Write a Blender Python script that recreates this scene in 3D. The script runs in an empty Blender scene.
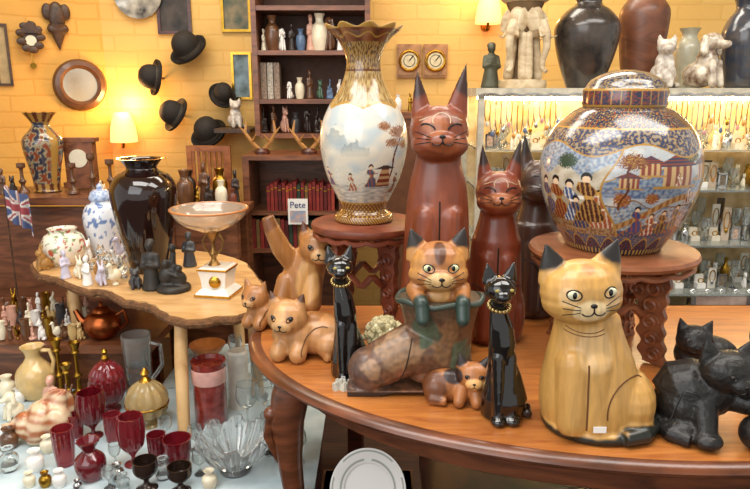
import bpy,bmesh,math,random
from math import sin,cos,pi,radians
from mathutils import Vector,Matrix,noise
from mathutils.bvhtree import BVHTree
random.seed(7)
F=650.0;TH=radians(13.3);H=1.42;CT=cos(TH);ST=sin(TH)
ZT=0.80;ZL=0.45
scn=bpy.context.scene;COL=scn.collection
# ---------- survey helpers (photo measurements -> real positions on support planes)
def ray(u,v):
    b=(244.5-v)/F;return Vector(((u-375)/F,CT+b*ST,-ST+b*CT))
def on(u,v,z):
    r=ray(u,v);t=(z-H)/r.z;return r*t+Vector((0,0,H))
def Zv(v,y):
    r=ray(0,v);return H+r.z*y/r.y
def xof(u,y,z):
    return (u-375)/F*(y*CT-(z-H)*ST)
# ---------- colour / materials
def C(h,a=1):
    o=[]
    for i in(0,2,4):
        c=int(h[i:i+2],16)/255;o.append(c/12.92 if c<=.04045 else((c+.055)/1.055)**2.4)
    return(*o,a)
MC={}
def newm(name):
    m=bpy.data.materials.new(name);m.use_nodes=True;nt=m.node_tree;return m,nt,nt.nodes['Principled BSDF']
def M(name,col='888888',rough=.5,metal=0,trans=0,var=.25,ns=30,coat=0,emis=0,bump=0,ior=1.45,col2=None):
    if name in MC:return MC[name]
    m,nt,b=newm(name);c=C(col)
    tc=nt.nodes.new('ShaderNodeTexCoord');n=nt.nodes.new('ShaderNodeTexNoise');n.inputs['Scale'].default_value=ns;n.inputs['Detail'].default_value=4
    nt.links.new(tc.outputs['Object'],n.inputs['Vector'])
    r=nt.nodes.new('ShaderNodeValToRGB');e=r.color_ramp.elements
    d=C(col2) if col2 else tuple(x*(1-var) for x in c[:3])+(1,)
    e[0].position=.35;e[0].color=d;e[1].position=.65;e[1].color=c
    nt.links.new(n.outputs['Fac'],r.inputs['Fac']);nt.links.new(r.outputs['Color'],b.inputs['Base Color'])
    b.inputs['Roughness'].default_value=rough;b.inputs['Metallic'].default_value=metal
    b.inputs['Transmission Weight'].default_value=trans;b.inputs['Coat Weight'].default_value=coat;b.inputs['Coat Roughness'].default_value=.08;b.inputs['IOR'].default_value=ior
    if emis:
        b.inputs['Emission Strength'].default_value=emis;b.inputs['Emission Color'].default_value=c
    if bump:
        bp=nt.nodes.new('ShaderNodeBump');bp.inputs['Strength'].default_value=bump;bp.inputs['Distance'].default_value=.01
        nt.links.new(n.outputs['Fac'],bp.inputs['Height']);nt.links.new(bp.outputs['Normal'],b.inputs['Normal'])
    MC[name]=m;return m
def WOOD(name,c1,c2,sc=(3,3,30),rough=.4,coat=.15):
    if name in MC:return MC[name]
    m,nt,b=newm(name)
    tc=nt.nodes.new('ShaderNodeTexCoord');mp=nt.nodes.new('ShaderNodeMapping');mp.inputs['Scale'].default_value=sc
    n=nt.nodes.new('ShaderNodeTexNoise');n.inputs['Scale'].default_value=1.6;n.inputs['Detail'].default_value=6;n.inputs['Distortion'].default_value=1.2
    r=nt.nodes.new('ShaderNodeValToRGB');e=r.color_ramp.elements;e[0].position=.3;e[0].color=C(c1);e[1].position=.68;e[1].color=C(c2)
    nt.links.new(tc.outputs['Object'],mp.inputs['Vector']);nt.links.new(mp.outputs['Vector'],n.inputs['Vector']);nt.links.new(n.outputs['Fac'],r.inputs['Fac']);nt.links.new(r.outputs['Color'],b.inputs['Base Color'])
    b.inputs['Roughness'].default_value=rough;b.inputs['Coat Weight'].default_value=coat;b.inputs['Coat Roughness'].default_value=.2
    MC[name]=m;return m
def VC(name,rough=.35,coat=.3,grain=0,metal=0,cr=.15):
    if name in MC:return MC[name]
    m,nt,b=newm(name);a=nt.nodes.new('ShaderNodeAttribute');a.attribute_name='Col'
    out=a.outputs['Color']
    if grain:
        tc=nt.nodes.new('ShaderNodeTexCoord');mp=nt.nodes.new('ShaderNodeMapping');mp.inputs['Scale'].default_value=(45,25,7)
        n=nt.nodes.new('ShaderNodeTexNoise');n.inputs['Scale'].default_value=1.5;n.inputs['Detail'].default_value=5;n.inputs['Distortion'].default_value=.8
        mr=nt.nodes.new('ShaderNodeMapRange');mr.inputs['From Min'].default_value=.3;mr.inputs['From Max'].default_value=.7;mr.inputs['To Min'].default_value=1-grain;mr.inputs['To Max'].default_value=1.08
        mx=nt.nodes.new('ShaderNodeVectorMath');mx.operation='SCALE'
        nt.links.new(tc.outputs['Object'],mp.inputs['Vector']);nt.links.new(mp.outputs['Vector'],n.inputs['Vector']);nt.links.new(n.outputs['Fac'],mr.inputs['Value'])
        nt.links.new(out,mx.inputs[0]);nt.links.new(mr.outputs['Result'],mx.inputs['Scale']);out=mx.outputs['Vector']
    nt.links.new(out,b.inputs['Base Color']);b.inputs['Roughness'].default_value=rough;b.inputs['Coat Weight'].default_value=coat;b.inputs['Coat Roughness'].default_value=cr;b.inputs['Metallic'].default_value=metal
    MC[name]=m;return m
def brickmat(name,c1,c2,mortar,axis='x'):
    m,nt,b=newm(name);tc=nt.nodes.new('ShaderNodeTexCoord');s=nt.nodes.new('ShaderNodeSeparateXYZ');cb=nt.nodes.new('ShaderNodeCombineXYZ')
    nt.links.new(tc.outputs['Object'],s.inputs[0]);nt.links.new(s.outputs['X'],cb.inputs['X']);nt.links.new(s.outputs['Z'],cb.inputs['Y'])
    n2=nt.nodes.new('ShaderNodeTexNoise');n2.inputs['Scale'].default_value=2.2;n2.inputs['Detail'].default_value=3;nt.links.new(tc.outputs['Object'],n2.inputs['Vector'])
    nw=nt.nodes.new('ShaderNodeTexNoise');nw.inputs['Scale'].default_value=9;nt.links.new(tc.outputs['Object'],nw.inputs['Vector'])
    sw=nt.nodes.new('ShaderNodeVectorMath');sw.operation='SCALE';sw.inputs['Scale'].default_value=.02;nt.links.new(nw.outputs['Color'],sw.inputs[0])
    av=nt.nodes.new('ShaderNodeVectorMath');av.operation='ADD';nt.links.new(cb.outputs[0],av.inputs[0]);nt.links.new(sw.outputs['Vector'],av.inputs[1])
    br=nt.nodes.new('ShaderNodeTexBrick');br.inputs['Scale'].default_value=1;br.inputs['Brick Width'].default_value=.23;br.inputs['Row Height'].default_value=.078;br.inputs['Mortar Size'].default_value=.009;br.inputs['Mortar Smooth'].default_value=1
    br.inputs['Color1'].default_value=C(c1);br.inputs['Color2'].default_value=C(c2);br.inputs['Mortar'].default_value=C(mortar)
    nt.links.new(av.outputs['Vector'],br.inputs['Vector'])
    n=nt.nodes.new('ShaderNodeTexNoise');n.inputs['Scale'].default_value=28;nt.links.new(tc.outputs['Object'],n.inputs['Vector'])
    mr=nt.nodes.new('ShaderNodeMapRange');mr.inputs['To Min'].default_value=.8;mr.inputs['To Max'].default_value=1.14;nt.links.new(n2.outputs['Fac'],mr.inputs['Value'])
    mx=nt.nodes.new('ShaderNodeVectorMath');mx.operation='SCALE';nt.links.new(br.outputs['Color'],mx.inputs[0]);nt.links.new(mr.outputs['Result'],mx.inputs['Scale'])
    ad=nt.nodes.new('ShaderNodeMath');ad.operation='MULTIPLY_ADD';ad.inputs[1].default_value=-.5
    nt.links.new(br.outputs['Fac'],ad.inputs[0]);nt.links.new(n.outputs['Fac'],ad.inputs[2])
    bp=nt.nodes.new('ShaderNodeBump');bp.inputs['Strength'].default_value=.18;bp.inputs['Distance'].default_value=.008
    nt.links.new(ad.outputs[0],bp.inputs['Height']);nt.links.new(bp.outputs['Normal'],b.inputs['Normal']);nt.links.new(mx.outputs['Vector'],b.inputs['Base Color']);b.inputs['Roughness'].default_value=.6
    return m
# ---------- geometry generators
def g_lathe(prof,seg=32,c=(0,0,0),sm=0,X=None,wave=None,cap=True):
    if sm:
        P=[Vector(p) for p in prof];o=[]
        for i in range(len(P)-1):
            p0=P[max(i-1,0)];p1=P[i];p2=P[i+1];p3=P[min(i+2,len(P)-1)]
            for k in range(sm):
                t=k/sm;q=.5*((2*p1)+(p2-p0)*t+(2*p0-5*p1+4*p2-p3)*t*t+(3*p1-p0-3*p2+p3)*t**3);o.append((max(q.x,0),q.y))
        o.append(tuple(P[-1]));prof=o
    V=[];Fc=[]
    for(r,z)in prof:
        for j in range(seg):
            a=2*pi*j/seg;rr=r
            if wave and z>wave[2]:rr=r*(1+wave[1]*cos(wave[0]*a)*min(1,(z-wave[2])/max(1e-6,wave[3] if len(wave)>3 else 1e-3)))
            V.append(Vector((c[0]+rr*cos(a),c[1]+rr*sin(a),c[2]+z)))
    n=len(prof)
    for i in range(n-1):
        for j in range(seg):
            k=(j+1)%seg;Fc.append((i*seg+j,i*seg+k,(i+1)*seg+k,(i+1)*seg+j))
    if cap:
        if prof[0][0]>1e-4:Fc.append(tuple(range(seg-1,-1,-1)))
        if prof[-1][0]>1e-4:Fc.append(tuple((n-1)*seg+j for j in range(seg)))
    if X:V=[X@v for v in V]
    return V,Fc
def g_sph(c,r,rot=None,n=16,m=10):
    if not hasattr(r,'__len__'):r=(r,r,r)
    R=rot if rot is not None else Matrix.Identity(3);V=[];Fc=[]
    c=Vector(c);V.append(c+R@Vector((0,0,-r[2])))
    for i in range(1,m):
        p=-pi/2+pi*i/m
        for j in range(n):
            a=2*pi*j/n;V.append(c+R@Vector((r[0]*cos(p)*cos(a),r[1]*cos(p)*sin(a),r[2]*sin(p))))
    V.append(c+R@Vector((0,0,r[2])));L=len(V)-1
    for j in range(n):
        k=(j+1)%n;Fc.append((0,1+k,1+j));Fc.append((L,L-n+j,L-n+k))
        for i in range(m-2):Fc.append((1+i*n+j,1+i*n+k,1+(i+1)*n+k,1+(i+1)*n+j))
    return V,Fc
def g_tube(pts,r,seg=8,closed=False,flat=1.0):
    P=[Vector(p) for p in pts];n=len(P);rs=r if hasattr(r,'__len__') else [r]*n
    V=[];Fc=[];up=None
    for i in range(n):
        if closed:d=(P[(i+1)%n]-P[i-1])
        else:d=P[min(i+1,n-1)]-P[max(i-1,0)]
        if d.length<1e-9:d=Vector((0,0,1))
        d.normalize()
        if up is None:up=Vector((0,1,0)) if abs(d.y)<.9 else Vector((1,0,0))
        a=d.cross(up)
        if a.length<1e-6:a=d.orthogonal()
        a.normalize();bb=a.cross(d).normalized();up=bb
        for j in range(seg):
            t=2*pi*j/seg;V.append(P[i]+(a*cos(t)+bb*sin(t)*flat)*rs[i])
    for i in range(n if closed else n-1):
        i2=(i+1)%n
        for j in range(seg):
            k=(j+1)%seg;Fc.append((i*seg+j,i*seg+k,i2*seg+k,i2*seg+j))
    if not closed:
        Fc.append(tuple(range(seg-1,-1,-1)));Fc.append(tuple((n-1)*seg+j for j in range(seg)))
    return V,Fc
def g_cap(p0,r0,p1,r1,n=7):
    p0=Vector(p0);p1=Vector(p1);d=(p1-p0).normalized();pts=[];rs=[]
    for i in range(4):
        a=pi/2*(i+.15)/4;pts.append(p0-d*r0*cos(a));rs.append(r0*sin(a))
    for i in range(n+1):
        t=i/n;pts.append(p0.lerp(p1,t));rs.append(r0+(r1-r0)*t)
    for i in range(3,-1,-1):
        a=pi/2*(i+.15)/4;pts.append(p1+d*r1*cos(a));rs.append(r1*sin(a))
    return g_tube(pts,rs,14)
def g_ear(b,t,w,d=None):
    b=Vector(b);t=Vector(t);d=d or w*.45;ax=(t-b);L=ax.length;ax.normalize();yv=Vector((0,1,0));xv=ax.cross(yv).normalized();yv=xv.cross(ax).normalized()
    V=[];n=12;m=9
    for i in range(m):
        q=i/(m-1);ww=w*(1-q**1.25)+.4;dd=d*(1-q)+.8
        for j in range(n):
            a=2*pi*j/n;V.append(b+ax*L*q+xv*ww*cos(a)+yv*dd*sin(a))
    Fc=[(i*n+j,i*n+(j+1)%n,(i+1)*n+(j+1)%n,(i+1)*n+j) for i in range(m-1) for j in range(n)]
    Fc.append(tuple(range(n-1,-1,-1)));Fc.append(tuple((m-1)*n+j for j in range(n)));return V,Fc
def g_box(s,c=(0,0,0),X=None):
    V=[Vector((c[0]+s[0]/2*a,c[1]+s[1]/2*b,c[2]+s[2]/2*d)) for a in(-1,1) for b in(-1,1) for d in(-1,1)]
    if X:V=[X@v for v in V]
    return V,[(0,1,3,2),(4,6,7,5),(0,4,5,1),(2,3,7,6),(0,2,6,4),(1,5,7,3)]
def g_ext(pts,t,X=None):
    n=len(pts);V=[Vector((p[0],-t/2,p[1])) for p in pts]+[Vector((p[0],t/2,p[1])) for p in pts]
    Fc=[tuple(range(n)),tuple(range(2*n-1,n-1,-1))]+[(i,(i+n),(i+1)%n+n,(i+1)%n) for i in range(n)]
    if X:V=[X@v for v in V]
    return V,Fc
def join(gs):
    V=[];Fc=[]
    for v,f in gs:
        o=len(V);V+=v;Fc+=[tuple(i+o for i in q) for q in f]
    return V,Fc
def xf(g,X):return [X@v for v in g[0]],g[1]
def RX(a):return Matrix.Rotation(radians(a),4,'X')
def RY(a):return Matrix.Rotation(radians(a),4,'Y')
def RZ(a):return Matrix.Rotation(radians(a),4,'Z')
def TR(x,y,z):return Matrix.Translation((x,y,z))
SC={};TOPS=[]
def T(name,label,cat,u,v=None,z=ZT,y=None,h=50,rot=0,group=None):
    if y is None:
        P=on(u,v,z);y=P.y
    else:P=Vector((xof(u,y,z),y,z))
    d=P-Vector((0,0,H));fw=d.y*CT-d.z*ST;up=d.y*ST+d.z*CT;vb=244.5-up/fw*F
    s=fw/F;kz=(Zv(vb-h,y)-z)/(s*h)
    e=bpy.data.objects.new(name,None);COL.objects.link(e);e.location=P;e.rotation_euler.z=radians(rot);e.empty_display_size=.05
    SC[e]=Vector((s,s,s*kz));e['label']=label;e['category']=cat
    if group:e['group']=group
    TOPS.append(e);return e
def W(name,label,cat,loc=(0,0,0),rot=0,kind=None,group=None):
    e=bpy.data.objects.new(name,None);COL.objects.link(e);e.location=loc;e.rotation_euler.z=radians(rot);e.empty_display_size=.05
    SC[e]=Vector((1,1,1))
    if kind:e['kind']=kind
    if label:e['label']=label;e['category']=cat
    if group:e['group']=group
    TOPS.append(e);return e
def put(p,name,gs,mat,smooth=True,col=None,ang=42,label=None,merge=True):
    V,Fc=join(gs) if isinstance(gs,list) else gs
    s=SC[p];me=bpy.data.meshes.new(name);me.from_pydata([(v.x*s.x,v.y*s.y,v.z*s.z) for v in V],[],Fc)
    if col:
        at=me.color_attributes.new('Col','FLOAT_COLOR','POINT');arr=[]
        for v in V:arr+=list(col(v))[:3]+[1]
        at.data.foreach_set('color',arr)
    if merge and not col:
        bm=bmesh.new();bm.from_mesh(me);bmesh.ops.remove_doubles(bm,verts=bm.verts,dist=1e-6);bmesh.ops.recalc_face_normals(bm,faces=bm.faces);bm.to_mesh(me);bm.free()
    me.materials.append(mat)
    if smooth:
        me.shade_smooth()
        me.set_sharp_from_angle(angle=radians(ang))
    o=bpy.data.objects.new(name,me);COL.objects.link(o);o.parent=p;SC[o]=s
    if label:o['label']=label
    return o
def sculpt_geo(gs,vox=1.3,smooth=4,floor0=True):
    V,Fc=join(gs);me=bpy.data.meshes.new('t');me.from_pydata([tuple(v) for v in V],[],Fc)
    bm=bmesh.new();bm.from_mesh(me);bmesh.ops.recalc_face_normals(bm,faces=bm.faces);bm.to_mesh(me);bm.free()
    o=bpy.data.objects.new('t',me);COL.objects.link(o)
    m=o.modifiers.new('r','REMESH');m.mode='VOXEL';m.voxel_size=vox
    m2=o.modifiers.new('s','SMOOTH');m2.iterations=smooth;m2.factor=.5
    bpy.context.view_layer.update();dg=bpy.context.evaluated_depsgraph_get()
    m3=bpy.data.meshes.new_from_object(o.evaluated_get(dg))
    V=[v.co.copy() for v in m3.vertices];Fc=[tuple(p.vertices) for p in m3.polygons]
    bpy.data.objects.remove(o);bpy.data.meshes.remove(m3);bpy.data.meshes.remove(me)
    if floor0:
        for v in V:
            if v.z<0:v.z=0
    return V,Fc
def patch(base,pl,j=.12,js=.12):
    b=base if len(base)==4 else C(base)
    pl=[(p[0],p[1],C(p[2])) for p in pl]
    def f(v):
        c=b
        nn=noise.noise(Vector((v.x*js,v.y*js,v.z*js)))*j
        for ctr,r,cc in pl:
            d=math.sqrt(sum(((v[i]-ctr[i])/r[i])**2 for i in range(3)))+nn
            k=min(1,max(0,(1.1-d)/.2))
            if k>0:c=tuple(c[i]*(1-k)+cc[i]*k for i in range(3))+(1,)
        return c
    return f
def sculpt(p,name,gs,mat,col=None,vox=1.3,smooth=4,label=None):
    g=sculpt_geo(gs,vox,smooth);o=put(p,name,g,mat,col=col,ang=180,label=label,merge=False)
    return o,BVHTree.FromPolygons(g[0],g[1])
def pj(bv,x,z):
    h=bv.ray_cast(Vector((x,-400,z)),Vector((0,1,0)));return h[0]
def sline(bv,pts,r,n=10,off=0.0):
    P=[]
    for i in range(len(pts)-1):
        a=pts[i];b=pts[i+1]
        for k in range(n):
            t=k/n;P.append((a[0]+(b[0]-a[0])*t,a[1]+(b[1]-a[1])*t))
    P.append(pts[-1]);Q=[]
    for q in P:
        h=pj(bv,q[0],q[1])
        if h is not None and(not Q or abs(h.y-Q[-1].y)<6):Q.append(h+Vector((0,-off,0)))
    if len(Q)<2:return None
    return g_tube(Q,r,6)
def arc(cx,cz,rx,rz,a0,a1,n=8,tilt=0):
    o=[]
    for i in range(n+1):
        a=radians(a0+(a1-a0)*i/n);x=rx*cos(a);z=rz*sin(a);o.append((cx+x*cos(tilt)-z*sin(tilt),cz+x*sin(tilt)+z*cos(tilt)))
    return o
INK=M('ink_black','15110e',.4);GOLD=M('gold','c99a3c',.25,1);
def face(p,bv,cx,cz,w,iris='e8c860',closed=False,ink=INK,lr=.028,whisk=True,er=.14,esp=.42,slant=0,tilt=0):
    def rt(x,z):
        x-=cx;z-=cz;return(cx+x*cos(tilt)-z*sin(tilt),cz+x*sin(tilt)+z*cos(tilt))
    def ra(L):return[rt(*q) for q in L]
    for s in(-1,1):
        ex,ez=rt(cx+s*esp*w,cz+.1*w)
        if closed:
            g=sline(bv,arc(ex,ez-.06*w,.22*w,.13*w,168,12,10,s*.3),lr*w*1.0,2)
            if g:put(p,'closed_eye',[g],ink)
        else:
            h=pj(bv,ex,ez)
            if h is None:continue
            sl=s*slant+tilt
            R=Matrix.Rotation(-sl,3,'Y')
            o=put(p,'eye',[g_sph(h+Vector((0,er*w*.15,0)),(er*w*1.15,er*w*.35,er*w*.8),R)],M('iris_'+iris,iris,.2,coat=.6,var=.1))
            put(o,'pupil',[g_sph(h+Vector((0,-er*w*.1,0)),(er*w*.42,er*w*.2,er*w*.62))],M('pupil','050505',.15,coat=.6))
            g=sline(bv,[(ex+er*w*1.2*cos(a)*cos(sl)-er*w*.85*sin(a)*sin(sl),ez+er*w*.85*sin(a)*cos(sl)+er*w*1.2*cos(a)*sin(sl)) for a in[2*pi*i/16 for i in range(17)]],lr*w*.8,2)
            if g:put(p,'eyelid',[g],ink)
    nx,nz_=rt(cx,cz-.2*w);h=pj(bv,nx,nz_)
    if h is not None:put(p,'nose',[g_sph(h,(.1*w,.05*w,.065*w))],ink)
    ls=[sline(bv,ra(arc(cx-.17*w,cz-.33*w,.17*w,.14*w,0,-150)),lr*w*.8,2),sline(bv,ra(arc(cx+.17*w,cz-.33*w,.17*w,.14*w,180,330)),lr*w*.8,2),sline(bv,ra([(cx,cz-.22*w),(cx,cz-.34*w)]),lr*w*.8,4)]
    ls=[l for l in ls if l]
    if ls:put(p,'mouth',ls,ink)
    if whisk:
        for s in(-1,1):
            ls=[]
            for k in(-1,0,1):
                g=sline(bv,ra([(cx+s*.35*w,cz-.3*w+k*.07*w),(cx+s*.8*w,cz-.27*w+k*.2*w)]),lr*.5*w,6)
                if g:ls.append(g)
            if ls:put(p,'whiskers',ls,ink)
# ======================= ROOM
YW=3.62
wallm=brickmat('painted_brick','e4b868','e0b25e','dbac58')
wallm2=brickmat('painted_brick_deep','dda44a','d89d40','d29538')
w=W('wall_back',None,None,(0,YW,0),kind='structure');put(w,'wall_panel',[g_box((5.2,.1,2.9),(1.15,.05,1.45))],wallm,False)
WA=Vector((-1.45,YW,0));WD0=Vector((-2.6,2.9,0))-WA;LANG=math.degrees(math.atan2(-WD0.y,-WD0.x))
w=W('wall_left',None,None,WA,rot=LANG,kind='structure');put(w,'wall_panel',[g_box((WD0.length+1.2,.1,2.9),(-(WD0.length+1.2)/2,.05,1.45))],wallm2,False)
w=W('floor',None,None,(0,1.2,0),kind='structure');put(w,'floor_boards',[g_box((8,6,.1),(0,0,-.05))],WOOD('floor_wood','2a1a10','4a3020',(2,18,2),.5),False)
w=W('ceiling',None,None,(0,1.2,2.95),kind='structure');put(w,'ceiling_panel',[g_box((8,6,.1),(0,0,.05))],M('ceiling_paint','efe6d2',.9),False)
# ======================= MAIN TABLE (bow-fronted, straight back)
DK=WOOD('mahogany_dark','2b0f08','5a2412',(4,4,20),.35,.3)
MB=WOOD('mid_brown_wood','40200f','784226',(4,4,20),.32,.35)
BW=WOOD('bookcase_wood','4e2a14','855031',(4,4,20),.4,.2)
OR=WOOD('table_top_wood','985628','bd783a',(4,30,4),.28,.4)
t=W('oval_table','half-oval wooden table with orange varnished top and carved dark legs','table',(.6,1.65,0))
E=Matrix.Diagonal((.93,.67,1,1))
def clip(g,ym):
    for v in g[0]:v.y=min(v.y,ym)
    return g
put(t,'tabletop',[clip(g_lathe([(0,.784),(.97,.784),(.97,.800),(0,.800)],128,X=E),.185)],OR,merge=True)
put(t,'table_edge',[clip(g_lathe([(.965,.775),(.99,.776),(1.0,.781),(1.003,.788),(.997,.795),(.988,.798),(.98,.8005),(.968,.8005),(.965,.775)],128,X=E,cap=False),.19)],MB)
put(t,'apron',[clip(g_lathe([(.86,.70),(.875,.695),(.885,.70),(.885,.78),(.86,.78),(.86,.70)],128,X=E,cap=False),.16)],MB)
for lx,ly in((-.81,-.27),(.81,-.27),(-.46,.11),(.78,.11)):
    k=Vector((lx,ly if ly<0 else 0,0)).normalized();b0=Vector((lx,ly,0))-k*.03
    pr=[(0,.775,.042),(.016,.73,.044),(.026,.67,.041),(.022,.57,.03),(.008,.42,.022),(-.004,.28,.018),(0,.15,.016),(.012,.07,.017),(.026,.035,.026),(.03,.012,.03),(.03,.0,.027)]
    pts=[b0+k*q[0]+Vector((0,0,q[1])) for q in pr]
    lg=put(t,'leg',[g_tube(pts,[q[2] for q in pr],14)],MB)
    put(lg,'carving',[g_tube([b0+k*.066+Vector((0,0,.7)),b0+k*.07+Vector((0,0,.64)),b0+k*.05+Vector((0,0,.57))],[.007,.013,.004],8),g_sph(b0+k*.062+Vector((0,0,.695)),.017)],MB)
# ======================= CARVED STANDS
RW=WOOD('carved_rosewood','4a1c0c','854024',(6,6,14),.45,.15)
RW2=WOOD('carved_teak','5c3018','9a5e3a',(6,6,14),.45,.15)
def stand(u,y,R,ztop_px,label,mat):
    zt=Zv(ztop_px,y);hm=zt-ZT;s=W('carved_stand',label,'stand',(xof(u,y,zt),y,ZT),rot=0)
    put(s,'top',[g_lathe([(0,hm-.028),(R*.86,hm-.028),(R*.9,hm-.022),(R*.98,hm-.02),(R,hm-.012),(R*.98,hm-.004),(R*.9,hm-.002),(R*.88,hm),(0,hm)],64,wave=None)],mat)
    put(s,'carved_rim',[g_tube([(R*.93*cos(a),R*.93*sin(a),hm-.03-.006*abs(sin(a*8))) for a in [2*pi*i/96 for i in range(96)]],.007,6,True)],mat)
    for k in range(4):
        A=RZ(32+90*k+12)
        o_=[];n_=40
        for i in range(n_+1):
            q=i/n_;o_.append(((.79-.07*sin(pi*q)+.018*sin(q*40))*R,hm*(.9-.9*q)))
        i_=[]
        for i in range(n_+1):
            q=i/n_;i_.append(((.5-.2*q+.03*sin(q*34))*R if q<.9 else .22*R,hm*(.9*q)))
        lg=put(s,'leg',[g_ext([(.22*R,hm-.028),(.86*R,hm-.028)]+o_+i_[1:],.016,A)],mat,ang=25)
        for(cx,cz,rr)in((.62,.84,.1),(.58,.69,.1),(.56,.54,.1),(.57,.39,.1),(.6,.24,.09),(.65,.1,.08),(.42,.84,.08),(.42,.66,.07)):
            pts=[]
            for sd in(-1,1):
                pp=[A@Vector((R*(cx+rr*cos(q)*(1-q/14)),sd*.0095,hm*cz+R*rr*sin(q)*(1-q/14))) for q in [i*.55 for i in range(17)]]
                pts+=pp if sd<0 else pp[::-1]
            put(lg,'scroll_carving',[g_tube(pts,.0048,5)],mat)
    put(s,'stretcher_ring',[g_tube([(R*.5*cos(a),R*.5*sin(a),hm*.5+.012*sin(8*a)) for a in [2*pi*i/48 for i in range(48)]],.009,6,True)],mat);return zt
zv=stand(367,1.66,.146,220,'tall round carved reddish wooden stand under a vase',RW)
zj=stand(612,1.5,.193,245,'round carved brown wooden stand under a ginger jar',RW2)
# ======================= PORCELAIN PAINTERS
def mixc(a,b,k):return tuple(a[i]*(1-k)+b[i]*k for i in range(3))
def nz(x,y,z=0):return noise.noise(Vector((x,y,z)))
CR=C('d9d2c4');GD=C('a8803c');NV=C('20243c');RU=C('9c4a26');BL=C('4a5f8c');BK=C('14100f');DG=C('3b4a38');BR=C('5a2f1a');SK=C('e4c4a0');WH=C('ece6da');TE=C('3d6270')
def figs(x,z,L):
    for(fx,fz,h,rb,r2)in L:
        dx=x-fx;dz=z-fz
        if abs(dx)>h or dz<-2 or dz>h*1.1:continue
        q=dz/h
        if 0<=q<.78:
            wd=h*(.25-.2*q+.05*sin(q*11)+.03*sin(q*23));e=abs(dx-h*.07*sin(q*5))
            if e<wd:
                if e>wd-.8:return GD
                if .46<q<.52:return r2
                s_=sin(dx*1.4+q*9)+.8*nz(dx*.5,dz*.5,3);return rb if s_>-.4 else mixc(rb,r2,.7)
        if (dx*dx+(dz-.83*h)**2)<(.075*h)**2:return SK
        if (dx*dx+(dz-.88*h)**2)<(.1*h)**2:return BK
        if .55<q<.62 and 0<dx<.32*h:return r2
    return None
def vasecol(v):
    th=math.atan2(v.x,-v.y);z=v.z;x=th*43
    g=nz(x*.25,z*.25);gf=nz(x*.9,z*.9,2);gs_=nz(x*.07,z*.09,5)
    if z<7:return GD if int((x+z)/2+500)%2 else BR
    if z<21:return mixc(BR,GD,1 if sin(x*.9)*sin(z*1.3)>.25 else .15)
    if z<23:return GD
    top=116+5*abs(sin(th*3))
    if z<top:
        c=mixc(C('d8cfbb'),C('b3bcbc'),max(0,min(1,(z-60)/70+gs_*1.2)))
        c=mixc(c,C('b59e74'),max(0,min(.45,(38-z)/40+gs_*.5)))
        if z<42:c=mixc(c,C('7e8a8e'),max(0,min(.8,.3+.9*nz(x*.12,z*.5)+gf*.3)))
        if abs(sin(z*.9+nz(x*.1,z*.1)*4))<.12 and 40<z<60:c=mixc(c,C('8a9aa0'),.6)
        for(mx,mz,mw,mh)in((-30,82,20,18),(-8,77,14,10),(50,80,18,16),(-70,74,26,18),(90,74,30,20)):
            q=abs(x-mx)/mw
            if q<1 and mz-6<z<mz+mh*(1-q)+6*g:c=mixc(c,C('62757c'),min(.7,max(0,(z-mz+6)/(mh+6))*.55+.1+.2*gf))
        if abs(x-32-.25*(z-60)-2*sin(z*.15))<1.1 and 45<z<98:c=BR
        for(tx,tz,a_,b_)in((40,94,13,6),(30,84,8,4),(46,82,7,4),(22,100,7,4)):
            if ((x-tx)/a_)**2+((z-tz)/b_)**2+gf*1.4<1:c=C('6c4a34') if gf>.1 else C('9a6a48')
        if 40<z<58 and abs(x-24)<10-(z-40)*.3:c=C('7c3a28') if int(z/3)%2 else C('b99468')
        if 58<=z<62 and abs(x-24)<14-(z-58)*3:c=C('3e3430')
        f=figs(x,z,[(8,40,24,C('4a5468'),C('a8563a')),(-14,36,19,C('a05a3e'),CR),(42,33,20,RU,NV),(-45,40,20,BL,RU)])
        if f:return f
        return c
    if z<top+2.5:return GD
    if z<152:
        if gf>.22:return GD
        return mixc(C('6e5230'),C('b09868'),max(0,min(1,.5+nz(x*.35,z*.16)*1.6)))
    if z<154:return BR
    if z<180:return C('5e4226') if nz(x*.4,z*.25,2)>.05 else (GD if gf>.1 else C('9a7c4c'))
    k=cos(9*math.atan2(v.y,v.x))
    return GD if z>192 or abs(z-186-2*k)<.8 else mixc(C('5c3220'),C('8c5430'),.5+.5*k)
PV=VC('painted_porcelain',.16,.6)
r=W('porcelain_vase','tall scalloped porcelain vase painted with a landscape and gold borders','vase',(xof(364,1.66,zv),1.66,zv))
s=(1.66*CT+.1)/F;SC[r]=Vector((s,s,s*(Zv(27,1.66)-zv)/(195*s)))
pf=[(27,0),(29,2),(28,7),(24,10),(22,15),(27,27),(35,45),(40,65),(42,82),(40,100),(33,118),(24,133),(18,148),(16,162),(19,174),(25,184),(32,191),(34,195)]
g=g_lathe(pf+[(32.5,194.5),(30,190),(23,184),(17,174),(14,162),(13,140)],420,sm=22,wave=(9,.08,178,12))
for v in g[0]:
    rr_=math.hypot(v.x,v.y)
    if v.z>180 and rr_>20:v.z+=2*cos(9*math.atan2(v.y,v.x))*(v.z-180)/15
put(r,'body',[g],PV,col=vasecol,merge=False,ang=180)
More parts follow.
